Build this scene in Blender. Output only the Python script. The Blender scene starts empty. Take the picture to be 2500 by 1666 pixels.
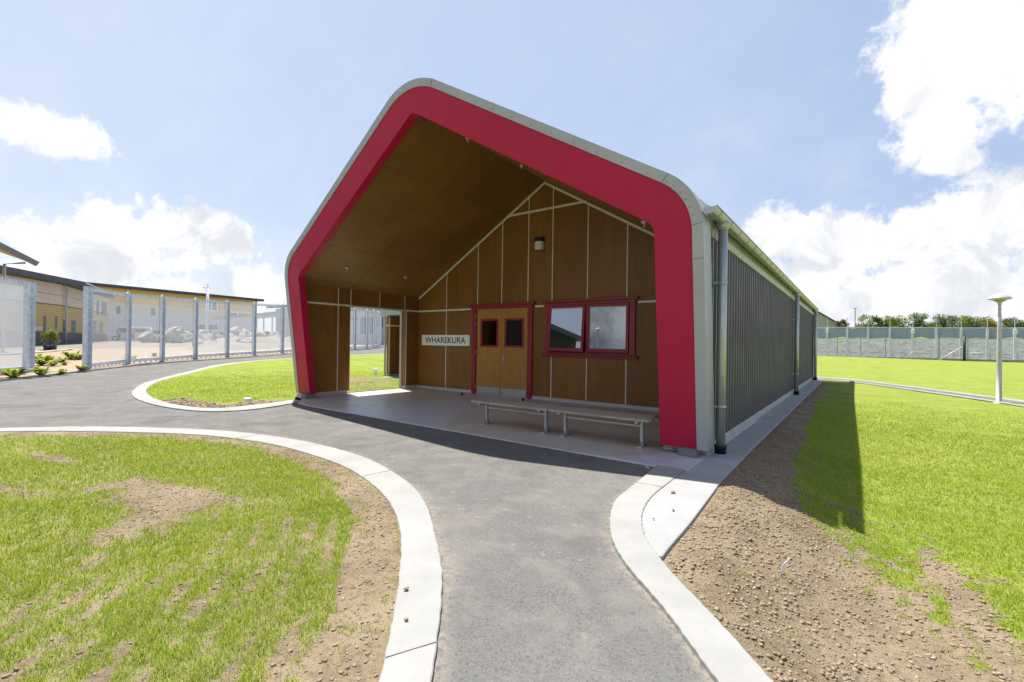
import bpy, bmesh, math, random
import numpy as np
from mathutils import Vector, Matrix
from mathutils.geometry import delaunay_2d_cdt

random.seed(7); RNG = np.random.default_rng(7)
scene = bpy.context.scene
COL = scene.collection
rad = math.radians

# ------------------------------------------------------------------ camera, world, sun, exposure
F, CW, CH, EYE = 1137.5, 2500.0, 1666.0, 1.4
def basis(yaw, pitch, roll):
    y, p, r = rad(yaw), rad(pitch), rad(roll)
    f = Vector((-math.sin(y)*math.cos(p), math.cos(y)*math.cos(p), math.sin(p)))
    rt = Vector((math.cos(y), math.sin(y), 0)); up = rt.cross(f)
    return rt*math.cos(r)+up*math.sin(r), up*math.cos(r)-rt*math.sin(r), f
RT, UP, FW = basis(36.48, .30, .80)
cam_d = bpy.data.cameras.new('camera'); cam = bpy.data.objects.new('camera', cam_d); COL.objects.link(cam)
cam_d.sensor_width = 36; cam_d.lens = F*36/CW; cam_d.clip_start = .05; cam_d.clip_end = 6000
m = Matrix.Identity(4)
for i, v in enumerate((RT, UP, -FW)):
    for j in range(3): m[j][i] = v[j]
m.translation = Vector((0, 0, EYE)); cam.matrix_world = m
scene.camera = cam

scene.view_settings.view_transform = 'Standard'; scene.view_settings.look = 'None'
scene.view_settings.gamma = 1; scene.view_settings.exposure = 0.90
SUNV = Vector((-.42, .148, 1)).normalized()
SUN_EL = math.asin(SUNV.z); SUN_AZ = math.atan2(SUNV.x, SUNV.y)
sd = bpy.data.lights.new('sun', 'SUN'); sd.energy = 5.0; sd.angle = rad(.5); sd.color = (1, .955, .88)
so = bpy.data.objects.new('sun', sd); COL.objects.link(so); so.rotation_euler = SUNV.to_track_quat('Z', 'Y').to_euler()
so.location = (0, 0, 30)

class NT:
    """tiny node-graph helper"""
    def __init__(s, tree): s.t = tree; s.n = tree.nodes; s.l = tree.links
    def node(s, typ, inputs=None, **kw):
        nd = s.n.new(typ)
        for k, v in kw.items(): setattr(nd, k, v)
        for k, v in (inputs or {}).items(): s.put(nd.inputs[k], v)
        return nd
    def put(s, sock, v):
        if hasattr(v, 'is_output'): s.l.new(v, sock)
        elif isinstance(v, (tuple, list)) and len(v) == 3 and sock.type == 'RGBA': sock.default_value = (*v, 1)
        else: sock.default_value = v
    def math(s, op, a, b=0.0, c=0.0, clamp=False):
        nd = s.n.new('ShaderNodeMath'); nd.operation = op; nd.use_clamp = clamp
        for i, v in enumerate((a, b, c)): s.put(nd.inputs[i], v)
        return nd.outputs[0]
    def mix(s, f, a, b, blend='MIX'):
        nd = s.n.new('ShaderNodeMix'); nd.data_type = 'RGBA'; nd.blend_type = blend
        s.put(nd.inputs[0], f); s.put(nd.inputs[6], a); s.put(nd.inputs[7], b)
        return nd.outputs[2]
    def noise(s, vec, scale, detail=4, rough=.55, dist=0.0):
        nd = s.node('ShaderNodeTexNoise', {'Scale': scale, 'Detail': detail, 'Roughness': rough, 'Distortion': dist})
        if vec is not None: s.l.new(vec, nd.inputs['Vector'])
        return nd.outputs[0]
    def ramp(s, f, a, b, lo=0.0, hi=1.0, smooth=True):
        nd = s.node('ShaderNodeMapRange', {0: f, 1: a, 2: b, 3: lo, 4: hi})
        nd.interpolation_type = 'SMOOTHSTEP' if smooth else 'LINEAR'
        return nd.outputs[0]

def sky_dir(px, py):
    d = (RT*((px-CW/2)/F) - UP*((py-CH/2)/F) + FW).normalized()
    return math.degrees(math.atan2(d.x, d.y)), math.degrees(math.asin(d.z))

world = bpy.data.worlds.new('World'); scene.world = world; world.use_nodes = True
w = NT(world.node_tree); w.n.clear()
out = w.node('ShaderNodeOutputWorld'); bg = w.node('ShaderNodeBackground'); w.l.new(bg.outputs[0], out.inputs[0])
sky = w.node('ShaderNodeTexSky'); sky.sky_type = 'NISHITA'; sky.sun_disc = False
sky.sun_elevation = SUN_EL; sky.sun_rotation = SUN_AZ; sky.air_density = 1.0; sky.dust_density = 1.2; sky.ozone_density = 1.5
tc = w.node('ShaderNodeTexCoord'); D = tc.outputs['Generated']
sp = w.node('ShaderNodeSeparateXYZ', {0: D})
az = w.math('MULTIPLY', w.math('ARCTAN2', sp.outputs[0], sp.outputs[1]), 57.2958)
el = w.math('MULTIPLY', w.math('ARCSINE', sp.outputs[2]), 57.2958)
zen = w.ramp(el, 42, 72)
# cumulus banks given as (azimuth, elevation, half width, half height) in degrees of the real sky
CL = [(-81.6, 17.2, 4.6, 2.2), (-78.0, 7.8, 6.5, 3.2), (-72.0, 9.8, 6.5, 3.6), (-68.6, 10.4, 3.2, 2.8), (-77.0, 9.8, 3.4, 3.2),
      (-65.0, 5.5, 4.0, 3.0), (-85, 4, 10, 2.6), (-94, 9, 7, 5), (-74, 3.5, 12, 3.0),
      (8.5, 28.5, 7.5, 7.5), (12.5, 24, 7.5, 6.5), (4.6, 24.5, 3.6, 4.6), (5.8, 19.2, 3.6, 3.6), (6.3, 16.6, 2.6, 1.6),
      (-5.6, 11.4, 5.0, 3.4), (0.0, 9.6, 7.5, 4.2), (6.0, 10.0, 8, 4.6), (11.5, 11.5, 7, 4.2), (-7, 6.5, 10, 4.2), (6, 5.0, 14, 5), (16, 9, 8, 6), (-16, 4, 8, 3.0),
      (-40, 3, 30, 3.5)]
dens = None
for (a, e, ra, re) in CL:
    u = w.math('DIVIDE', w.math('SUBTRACT', az, a), ra); v = w.math('DIVIDE', w.math('SUBTRACT', el, e), re)
    r2 = w.math('ADD', w.math('MULTIPLY', u, u), w.math('MULTIPLY', v, v))
    g = w.math('SUBTRACT', 1.0, w.math('POWER', r2, .6))
    dens = g if dens is None else w.math('MAXIMUM', dens, g)
dens = w.math('MAXIMUM', dens, -1.2)
n1 = w.noise(D, 17, 8, .62, .3); n2 = w.noise(D, 55, 6, .6)
dd = w.math('ADD', dens, w.math('MULTIPLY', w.math('SUBTRACT', n1, .5), 2.1))
dd = w.math('ADD', dd, w.math('MULTIPLY', w.math('SUBTRACT', n2, .5), .9))
cloud = w.ramp(dd, -.14, .42)
# general broken cloud behind the camera (seen only in the panes)
back = w.ramp(sp.outputs[1], .05, -.35)
nb = w.noise(D, 3.2, 8, .6)
cb = w.math('MULTIPLY', back, w.ramp(nb, .38, .56))
veil = w.math('MULTIPLY', w.ramp(el, 16, 1), .5)
n3 = w.noise(D, 8, 5, .6)
wisps = w.math('MULTIPLY', w.ramp(n3, .35, .8), w.ramp(el, 45, 8, 0, .22))
cb = w.math('MULTIPLY', cb, w.math('SUBTRACT', 1.0, w.math('MULTIPLY', zen, .8)))
cov = w.math('MAXIMUM', w.math('MAXIMUM', cloud, cb), w.math('MAXIMUM', veil, wisps))
shade = w.ramp(w.noise(D, 11, 6, .6, .6), .40, .66)
low = w.ramp(el, 30, 8, .5, 1.0)
ccol = w.mix(w.math('MULTIPLY', shade, low), (4.95, 4.97, 5.05), (3.55, 3.66, 3.88))
ccol = w.mix(back, ccol, w.mix(w.ramp(w.noise(D, 5, 7, .62), .42, .6), (3.9, 3.95, 4.1), (1.0, 1.1, 1.35)))
skyc = w.mix(1.0, sky.outputs[0], (1.0, .97, .9), 'MULTIPLY')
tint = w.mix(w.ramp(az, -45, -95), (2.4, 2.85, 3.85), (2.95, 3.35, 4.0))
tint = w.mix(w.ramp(az, -20, 10), tint, (2.0, 2.5, 3.7))
skyc = w.mix(.78, skyc, tint)
skyc = w.mix(zen, skyc, (.95, 1.35, 2.5))
w.put(bg.inputs[0], w.mix(cov, skyc, ccol)); bg.inputs[1].default_value = .12

# ------------------------------------------------------------------ terrain function and placement helpers
def ss(t):
    t = np.clip(t, 0, 1); return t*t*(3-2*t)
def T(x, y):
    x = np.asarray(x, float); y = np.asarray(y, float)
    l = ss((-12-x)/16)*np.minimum(1.0, .03*np.maximum(0, y-4)+.012*np.maximum(0, -x-30))
    r = -.3*ss((x+1.1)/1.4)*(1-ss((y-6)/12))
    f = .24*ss((y-30)/49)*ss((14-x)/18)*ss((x+12)/4)
    return l+r+f
def Tz(x, y): return float(T(x, y))
def at(px, py, Z):
    return Vector((0, 0, EYE)) + (RT*((px-CW/2)/F) - UP*((py-CH/2)/F) + FW)*Z

_P = RNG.random((256, 256))
def vnoise(x, y, s):
    x = np.asarray(x)*s+1000.3; y = np.asarray(y)*s+1000.7
    xi = np.floor(x).astype(int); yi = np.floor(y).astype(int); fx = x-xi; fy = y-yi
    fx = fx*fx*(3-2*fx); fy = fy*fy*(3-2*fy)
    a = _P[xi % 256, yi % 256]; b = _P[(xi+1) % 256, yi % 256]; c = _P[xi % 256, (yi+1) % 256]; d = _P[(xi+1) % 256, (yi+1) % 256]
    return (a*(1-fx)+b*fx)*(1-fy)+(c*(1-fx)+d*fx)*fy
def fbm(x, y, s, o=4):
    t = 0; a = 1; n = 0
    for k in range(o):
        t = t+a*vnoise(x+k*7.1, y-k*3.7, s*2**k); n += a; a *= .55
    return t/n

# ------------------------------------------------------------------ materials
MATS = {}
def newmat(name):
    m = bpy.data.materials.new(name); m.use_nodes = True; t = NT(m.node_tree)
    b = t.n['Principled BSDF']; MATS[name] = m
    return m, t, b
def objc(t, scale=(1, 1, 1)):
    tc = t.node('ShaderNodeTexCoord')
    mp = t.node('ShaderNodeMapping', {'Vector': tc.outputs['Object'], 'Scale': scale}); return mp.outputs[0]
def geo(t, scale=(1, 1, 1)):
    g = t.node('ShaderNodeNewGeometry')
    mp = t.node('ShaderNodeMapping', {'Vector': g.outputs['Position'], 'Scale': scale}); return mp.outputs[0]
def bump(t, b, h, strength=.3, dist=.01):
    bp = t.node('ShaderNodeBump', {'Height': h, 'Strength': strength, 'Distance': dist}); t.l.new(bp.outputs[0], b.inputs['Normal'])
def flat(name, col, rough=.5, metal=0.0, var=.12, vs=3.0, spec=.5, bmp=0.0, bs=40, rv=.1):
    m, t, b = newmat(name); v = geo(t)
    n = t.noise(v, vs, 5, .6)
    f = t.ramp(n, .3, .7, 1-var, 1+var, False)
    c = t.node('ShaderNodeVectorMath', {0: tuple(col), 3: f}, operation='SCALE')
    t.l.new(c.outputs[0], b.inputs['Base Color'])
    t.put(b.inputs['Roughness'], t.ramp(t.noise(v, vs*2.3, 4), .3, .7, max(.02, rough-rv), min(1, rough+rv), False))
    b.inputs['Metallic'].default_value = metal; b.inputs['Specular IOR Level'].default_value = spec
    if bmp: bump(t, b, t.noise(v, bs, 4), bmp, .005)
    return m

def plywood(name, c1, c2, sc):
    m, t, b = newmat(name); v = geo(t, sc)
    n = t.noise(v, 1.0, 7, .62, 1.6); k = t.noise(geo(t), .9, 4, .6)
    fine = t.noise(v, 9, 4, .6)
    c = t.mix(t.ramp(n, .25, .75), c1, c2)
    c = t.mix(t.ramp(fine, .35, .8, 0, .35), c, tuple(x*.55 for x in c1))
    c = t.mix(t.ramp(k, .3, .75, 0, .45), c, tuple(x*.62 for x in c1))
    sh = t.node('ShaderNodeAttribute'); sh.attribute_name = 'sheet'
    c = t.mix(sh.outputs['Fac'], c, tuple(x*.62 for x in c1))
    t.put(b.inputs['Base Color'], c); b.inputs['Roughness'].default_value = .42; b.inputs['Specular IOR Level'].default_value = .35
    bump(t, b, n, .12, .004)
    return m
PLYV = plywood('plywood_upright_grain', (.245, .108, .024), (.345, .155, .035), (7, 7, .55))
PLYC = plywood('plywood_ceiling_grain', (.25, .122, .028), (.33, .165, .038), (1.2, 6, 1.2))
PLYD = plywood('plywood_door', (.46, .225, .050), (.60, .30, .075), (6, 6, .7))
RED = flat('red_fascia_paint', (.45, .013, .056), .40, var=.03, vs=1.2, spec=.25)
WRED = flat('maroon_joinery_paint', (.30, .014, .040), .38, var=.07)
FLASH = flat('grey_metal_flashing', (.41, .42, .465), .38, .15, var=.06, vs=1.5)
ROOFM = flat('roof_sheet_metal', (.42, .44, .44), .4, .4)
BATTEN = flat('white_joint_strip', (.75, .72, .66), .45)
UPST = flat('pale_concrete_upstand', (.50, .50, .49), .8, bmp=.3)
DGREY = flat('dark_grey_steel', (.17, .185, .20), .45, var=.06)
TRIMW = flat('pale_trim', (.46, .46, .44), .5)
SOFFIT = flat('pale_soffit_board', (.34, .35, .31), .6)
CLAD = flat('charcoal_sheet_cladding', (.105, .096, .130), .45, .05, var=.05, vs=.8)
BLACK = flat('black_plastic', (.015, .015, .016), .5)
RUBBER = flat('black_rubber', (.02, .02, .022), .7)
def galv(name, base, rough, vs):
    m, t, b = newmat(name); v = geo(t)
    vo = t.node('ShaderNodeTexVoronoi', {'Vector': v, 'Scale': vs})
    n = t.noise(v, 6, 4)
    f = t.math('ADD', t.math('MULTIPLY', t.node('ShaderNodeSeparateColor', {0: vo.outputs['Color']}).outputs[0], .35), t.math('MULTIPLY', n, .5))
    t.put(b.inputs['Base Color'], t.mix(f, tuple(x*.75 for x in base), tuple(min(1, x*1.25) for x in base)))
    b.inputs['Metallic'].default_value = .6; t.put(b.inputs['Roughness'], t.ramp(f, 0, 1, rough-.08, rough+.1))
    return m
GALV = galv('galvanised_steel', (.50, .53, .55), .42, 60)
ZINC = galv('bright_zinc_gutter', (.50, .49, .54), .38, 15)
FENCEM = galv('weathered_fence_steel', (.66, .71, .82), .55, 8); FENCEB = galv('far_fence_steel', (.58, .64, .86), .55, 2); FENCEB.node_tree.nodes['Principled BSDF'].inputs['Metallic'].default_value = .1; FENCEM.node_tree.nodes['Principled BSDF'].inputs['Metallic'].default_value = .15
LAMPM = flat('pale_lamp_paint', (.48, .48, .53), .4, var=.04)
LAMPCL = flat('translucent_lamp_cover', (.7, .7, .62), .25, var=.1, vs=20)
def glassmat(name, tint=(.012, .013, .015), fac=.55):
    m = bpy.data.materials.new(name); m.use_nodes = True; t = NT(m.node_tree); b = t.n['Principled BSDF']
    t.put(b.inputs['Base Color'], tint); b.inputs['Roughness'].default_value = .08
    g = t.node('ShaderNodeBsdfGlossy', {'Color': (.86, .90, .96), 'Roughness': .008})
    fr = t.node('ShaderNodeFresnel', {'IOR': 1.5})
    mx = t.node('ShaderNodeMixShader', {0: t.math('ADD', fr.outputs[0], fac, clamp=True), 1: b.outputs[0], 2: g.outputs[0]})
    t.l.new(mx.outputs[0], t.n['Material Output'].inputs[0]); return m
GLASS = glassmat('window_glass', fac=.30)
DGLASS = glassmat('door_glass', (.004, .004, .004), .03)
FARGLASS = flat('distant_window_glass', (.10, .13, .16), .2)

# asphalt
ASPH, t, b = newmat('asphalt')
v = geo(t)
agg = t.node('ShaderNodeTexVoronoi', {'Vector': v, 'Scale': 130.0}); cell = t.node('ShaderNodeSeparateColor', {0: agg.outputs['Color']}).outputs[0]
big = t.noise(v, .7, 5, .6); med = t.noise(v, 4.5, 6, .65, .4); fine = t.noise(v, 60, 3, .7)
c = t.mix(t.ramp(big, .3, .7), (.105, .105, .105), (.152, .149, .143))
c = t.mix(t.ramp(cell, .0, 1, 0, .7, False), c, (.20, .193, .18))
c = t.mix(t.ramp(fine, .5, .30, 0, .6), c, (.055, .055, .056))
c = t.mix(t.ramp(t.noise(v, 2.6, 5, .6), .45, .65, 0, .6), c, (.205, .19, .172))
c = t.mix(t.ramp(t.noise(geo(t, (1, 1.3, 1)), 3.4, 5, .6), .52, .68, 0, .55), c, (.128, .134, .125))
ed_ = t.node('ShaderNodeAttribute'); ed_.attribute_name = 'grass'
c = t.mix(t.math('MULTIPLY', ed_.outputs['Fac'], t.ramp(t.noise(v, 22, 5, .7), .38, .6)), c, (.30, .265, .21))
spot = t.math('MULTIPLY', t.ramp(t.noise(v, 10, 3, .5), .63, .72), t.ramp(t.noise(v, 1.9, 2), .40, .6))
c = t.mix(t.ramp(t.noise(v, 1.1, 6, .68, .8), .5, .66, 0, .4), c, (.085, .085, .086))
c = t.mix(t.math('MULTIPLY', spot, t.ramp(fine, .3, .6, .25, .85)), c, (.29, .268, .235))
c = t.mix(t.ramp(med, .5, .78, 0, .35), c, (.20, .19, .178))
t.put(b.inputs['Base Color'], c); b.inputs['Roughness'].default_value = .93; b.inputs['Specular IOR Level'].default_value = .2
bump(t, b, t.math('ADD', agg.outputs['Distance'], fine), .7, .006)
FARROAD = ASPH

def concrete(name, c1, c2, stain, circles=False):
    m, t, b = newmat(name); v = geo(t)
    n = t.noise(v, 1.6, 7, .62); f = t.noise(v, 45, 4, .65); sp_ = t.noise(v, 5.5, 6, .7, .5)
    c = t.mix(t.ramp(n, .3, .7), c1, c2)
    c = t.mix(t.ramp(f, .55, .8, 0, .35), c, stain)
    c = t.mix(t.ramp(sp_, .6, .78, 0, .5), c, stain)
    if circles:
        s = t.node('ShaderNodeSeparateXYZ', {0: v})
        def disc(cx, cy, r):
            dx = t.math('SUBTRACT', s.outputs[0], cx); dy = t.math('SUBTRACT', s.outputs[1], cy)
            d = t.math('SQRT', t.math('ADD', t.math('MULTIPLY', dx, dx), t.math('MULTIPLY', dy, dy)))
            return t.ramp(d, r+.012, r-.012)
        k = t.math('MAXIMUM', disc(-10.6, 7.3, 2.55), disc(-3.9, 7.25, 2.3))
        wv = t.noise(geo(t, (1, 3, 1)), 2.5, 7, .6, 1.5)
        lav = t.mix(t.ramp(wv, .35, .7), (.44, .44, .50), (.56, .55, .60))
        c = t.mix(k, lav, c)
        t.put(b.inputs['Roughness'], t.ramp(wv, .3, .7, .30, .46))
    else: b.inputs['Roughness'].default_value = .85
    t.put(b.inputs['Base Color'], c)
    bump(t, b, f, .15, .004); return m
KERBM = concrete('kerb_concrete', (.26, .26, .252), (.32, .318, .308), (.20, .185, .16))
SLABM = concrete('porch_concrete', (.44, .41, .355), (.52, .49, .44), (.29, .265, .23), True)
STRIPM = concrete('strip_concrete', (.275, .28, .285), (.33, .332, .335), (.20, .18, .15))

# lawn and soil, mixed by the 'grass' attribute that also sows the blades
def lawnmat(name, farness):
    m, t, b = newmat(name); v = geo(t)
    at_ = t.node('ShaderNodeAttribute'); at_.attribute_name = 'grass'; g = at_.outputs['Fac']
    n = t.noise(v, 2.2, 6, .6); f = t.noise(v, 30, 5, .7); ff = t.noise(v, 110, 3, .7)
    soil = t.mix(t.ramp(n, .3, .7), (.215, .165, .108), (.31, .248, .168))
    soil = t.mix(t.ramp(f, .30, .55, .65, 0), soil, (.11, .08, .052))
    soil = t.mix(t.ramp(ff, .6, .8, 0, .6), soil, (.42, .36, .275))
    gv = t.noise(v, 1.1, 6, .65, .6); gf = t.noise(v, 14, 5, .7); st_ = t.noise(geo(t, (.35, 1.6, 1)), 1.3, 5, .65, .3)
    gr = t.mix(t.ramp(gv, .3, .7), (.125, .195, .014), (.225, .285, .036))
    gr = t.mix(t.ramp(gf, .35, .75, 0, .7), gr, (.30, .325, .075))
    gr = t.mix(t.ramp(gf, .5, .25, 0, .6), gr, (.08, .13, .010))
    gr = t.mix(t.ramp(st_, .42, .68, 0, .6), gr, (.29, .30, .09))
    gg = t.ramp(t.math('ADD', g, t.math('MULTIPLY', t.math('SUBTRACT', f, .5), .9)), .40, .62)
    t.put(b.inputs['Base Color'], t.mix(t.math('MULTIPLY', gg, farness), soil, gr))
    b.inputs['Roughness'].default_value = .95; b.inputs['Specular IOR Level'].default_value = .1
    bump(t, b, t.math('ADD', f, t.math('MULTIPLY', ff, .5)), .9, .02)
    return m
LAWN = lawnmat('new_lawn_over_soil', 1.0); LAWNNEAR = lawnmat('sparse_lawn_over_soil', .5)
GROUND, t, b = newmat('bare_ground'); v = geo(t)
s_ = t.node('ShaderNodeSeparateXYZ', {0: v}); n = t.noise(v, .25, 7, .65); f = t.noise(v, 3.0, 6, .7)
soil = t.mix(t.ramp(n, .3, .7), (.17, .15, .12), (.25, .225, .185)); soil = t.mix(t.ramp(f, .55, .75, 0, .6), soil, (.17, .19, .07))
gr = t.mix(n, (.12, .18, .02), (.19, .24, .04))
t.put(b.inputs['Base Color'], t.mix(t.ramp(s_.outputs[0], -22, -18), soil, gr)); b.inputs['Roughness'].default_value = 1
BARK_MULCH, t, b = newmat('garden_mulch'); v = geo(t)
n = t.noise(v, 9, 6, .75); t.put(b.inputs['Base Color'], t.mix(t.ramp(n, .35, .65), (.19, .125, .075), (.42, .335, .235))); b.inputs['Roughness'].default_value = 1
def leafmat(name, c1, c2, tr=.35):
    m = bpy.data.materials.new(name); m.use_nodes = True; t = NT(m.node_tree); t.n.remove(t.n['Principled BSDF'])
    a = t.node('ShaderNodeAttribute'); a.attribute_name = 'tone'
    c = t.mix(a.outputs['Fac'], c1, c2)
    d = t.node('ShaderNodeBsdfDiffuse', {'Color': c}); tl = t.node('ShaderNodeBsdfTranslucent', {'Color': c})
    gl = t.node('ShaderNodeBsdfGlossy', {'Color': (.5, .5, .45), 'Roughness': .45})
    m1 = t.node('ShaderNodeMixShader', {0: tr, 1: d.outputs[0], 2: tl.outputs[0]})
    m2 = t.node('ShaderNodeMixShader', {0: .05, 1: m1.outputs[0], 2: gl.outputs[0]})
    t.l.new(m2.outputs[0], t.n['Material Output'].inputs[0]); return m
BLADE = leafmat('grass_blade', (.235, .345, .012), (.48, .54, .06), .45)
SOILC = flat('soil_clod', (.285, .225, .152), .95, var=.35, vs=25, spec=.1)
STONE = flat('pale_stone', (.40, .36, .31), .85, var=.3, vs=12)
ROCK = flat('boulder_rock', (.33, .30, .27), .9, var=.4, vs=1.6, bmp=.8, bs=3)

# ------------------------------------------------------------------ object helpers
def tag(o, label=None, cat=None, group=None, kind=None):
    for k, v in (('label', label), ('category', cat), ('group', group), ('kind', kind)):
        if v: o[k] = v
    return o
def empty(name, loc, label, cat, group=None):
    o = bpy.data.objects.new(name, None); COL.objects.link(o); o.location = loc; o.empty_display_size = .2
    return tag(o, label, cat, group)
def wloc(o):
    v = Vector((0, 0, 0))
    while o is not None: v += Vector(o.location); o = o.parent
    return v
class MB:
    """collects faces, then links them as ONE mesh object (vertices given in world space)"""
    def __init__(s): s.v = []; s.f = []; s.mi = []; s.sm = []
    def add(s, vs, fs, mi=0, smooth=False):
        k = len(s.v); s.v += [tuple(p) for p in vs]
        for f in fs: s.f.append([i+k for i in f]); s.mi.append(mi); s.sm.append(smooth)
        return s
    def box(s, x0, x1, y0, y1, z0, z1, mi=0):
        vs = [(x, y, z) for x in (x0, x1) for y in (y0, y1) for z in (z0, z1)]
        return s.add(vs, [(0, 1, 3, 2), (4, 6, 7, 5), (0, 4, 5, 1), (2, 3, 7, 6), (0, 2, 6, 4), (1, 5, 7, 3)], mi)
    def hexa(s, a, b, mi=0):
        """a, b: two quads (4 corners each) joined"""
        return s.add(list(a)+list(b), [(3, 2, 1, 0), (4, 5, 6, 7), (0, 1, 5, 4), (1, 2, 6, 5), (2, 3, 7, 6), (3, 0, 4, 7)], mi)
    def bar(s, p, q, wdt, hgt, up=(0, 0, 1), mi=0):
        p = Vector(p); q = Vector(q); d = (q-p).normalized(); sx = d.cross(Vector(up)).normalized(); sy = sx.cross(d)
        c = [sx*a*wdt/2+sy*b_*hgt/2 for a, b_ in ((-1, -1), (1, -1), (1, 1), (-1, 1))]
        return s.hexa([p+o for o in c], [q+o for o in c], mi)
    def tube(s, pts, r, n=10, mi=0, cap=True):
        pts = [Vector(p) for p in pts]; rs = r if isinstance(r, (list, tuple)) else [r]*len(pts); k = len(s.v); vs = []; fs = []
        for i, p in enumerate(pts):
            d = (pts[min(i+1, len(pts)-1)]-pts[max(i-1, 0)]).normalized()
            a = d.cross(Vector((0, 0, 1)) if abs(d.z) < .95 else Vector((1, 0, 0))).normalized(); b_ = d.cross(a)
            for j in range(n):
                t_ = 2*math.pi*j/n; vs.append(p+(a*math.cos(t_)+b_*math.sin(t_))*rs[i])
        for i in range(len(pts)-1):
            for j in range(n): fs.append((i*n+j, i*n+(j+1) % n, (i+1)*n+(j+1) % n, (i+1)*n+j))
        s.add(vs, fs, mi, True)
        if cap:
            s.f.append([k+j for j in range(n)][::-1]); s.mi.append(mi); s.sm.append(False)
            s.f.append([k+(len(pts)-1)*n+j for j in range(n)]); s.mi.append(mi); s.sm.append(False)
        return s
    def lathe(s, c, prof, n=24, mi=0):
        c = Vector(c); vs = []; fs = []
        for r, z in prof:
            for j in range(n): a = 2*math.pi*j/n; vs.append((c.x+r*math.cos(a), c.y+r*math.sin(a), c.z+z))
        for i in range(len(prof)-1):
            for j in range(n): fs.append((i*n+j, i*n+(j+1) % n, (i+1)*n+(j+1) % n, (i+1)*n+j))
        return s.add(vs, fs, mi, True)
    def prism(s, poly, z0, z1, mi=0):
        n = len(poly); vs = [(p[0], p[1], z0) for p in poly]+[(p[0], p[1], z1) for p in poly]
        fs = [tuple(range(n))[::-1], tuple(range(n, 2*n))]+[(i, (i+1) % n, n+(i+1) % n, n+i) for i in range(n)]
        return s.add(vs, fs, mi)
    def build(s, name, mat, parent=None, bevel=0.0, origin=None):
        me = bpy.data.meshes.new(name); o = bpy.data.objects.new(name, me); COL.objects.link(o)
        org = Vector(origin) if origin is not None else (wloc(parent) if parent else Vector((0, 0, 0)))
        me.from_pydata([(x-org.x, y-org.y, z-org.z) for x, y, z in s.v], [], s.f)
        for mt in (mat if isinstance(mat, (list, tuple)) else [mat]): me.materials.append(mt)
        me.polygons.foreach_set('material_index', s.mi); me.polygons.foreach_set('use_smooth', s.sm)
        bm = bmesh.new(); bm.from_mesh(me); bmesh.ops.recalc_face_normals(bm, faces=bm.faces); bm.to_mesh(me); bm.free()
        me.update()
        if parent: o.parent = parent; o.location = org-wloc(parent)
        else: o.location = org
        if me.materials and me.materials[0] and me.materials[0].name.startswith('plywood'):
            a_ = me.attributes.new('sheet', 'FLOAT', 'FACE'); a_.data.foreach_set('value', np.repeat(np.random.default_rng(len(s.f)).random(len(s.f)//6+1), 6)[:len(me.polygons)].astype(np.float32)*.42)
        if bevel:
            md = o.modifiers.new('bevel', 'BEVEL'); md.width = bevel; md.segments = 2; md.limit_method = 'ANGLE'
        return o
def copy_tree(o, parent=None):
    c = o.copy(); COL.objects.link(c); c.parent = parent
    for k in ('label',):
        pass
    for ch in list(o.children): copy_tree(ch, c)
    return c
def text_mesh(name, body, width, height, mat, parent, loc, rot, thick=.002):
    cu = bpy.data.curves.new(name, 'FONT'); cu.body = body; cu.size = 1; cu.extrude = .0; cu.offset = .012
    o = bpy.data.objects.new('tmp', cu); COL.objects.link(o); bpy.context.view_layer.update()
    me = bpy.data.meshes.new_from_object(o.evaluated_get(bpy.context.evaluated_depsgraph_get()))
    bpy.data.objects.remove(o)
    xs = [v.co.x for v in me.vertices]; ys = [v.co.y for v in me.vertices]
    for v in me.vertices:
        v.co.x = (v.co.x-min(xs))/(max(xs)-min(xs))*width-width/2; v.co.y = (v.co.y-min(ys))/(max(ys)-min(ys))*height-height/2
    me.materials.clear(); me.materials.append(mat)
    t_ = bpy.data.objects.new(name, me); COL.objects.link(t_)
    if parent: t_.parent = parent; t_.location = Vector(loc)-wloc(parent)
    else: t_.location = loc
    t_.rotation_euler = rot
    return t_

# ------------------------------------------------------------------ ground plan (metres; x along the gable wall, y into the picture)
def smooth(pts, n=6):
    """Catmull-Rom through open polyline"""
    P = [np.array(p, float) for p in pts]; P = [2*P[0]-P[1]]+P+[2*P[-1]-P[-2]]; out_ = []
    for i in range(1, len(P)-2):
        for k in range(n):
            t_ = k/n
            out_.append(.5*((2*P[i])+(-P[i-1]+P[i+1])*t_+(2*P[i-1]-5*P[i]+4*P[i+1]-P[i+2])*t_**2+(-P[i-1]+3*P[i]-3*P[i+1]+P[i+2])*t_**3))
    out_.append(P[-2]); return np.array(out_)
isF_out = smooth([(-14, -3.5), (-12.2, -.9), (-10.38, 1.08), (-9.62, 1.91), (-8.35, 2.79), (-7.26, 3.26), (-6.07, 3.48), (-4.96, 3.48), (-4.23, 3.34), (-3.45, 3.07), (-2.91, 2.76), (-2.42, 2.38), (-2.03, 2.06), (-1.73, 1.75), (-1.36, 1.32), (-.75, .55), (.3, -.9)])
isF_in = smooth([(-13.7, -3.6), (-11.9, -1.0), (-10.13, .92), (-9.30, 1.70), (-8.18, 2.47), (-7.42, 2.84), (-6.34, 3.10), (-5.40, 3.13), (-4.55, 3.06), (-3.79, 2.86), (-3.18, 2.60), (-2.68, 2.28), (-2.40, 2.05), (-2.06, 1.74), (-1.86, 1.54), (-1.70, 1.38), (-1.50, 1.16), (-.95, .45), (.1, -1.05)])
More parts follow.
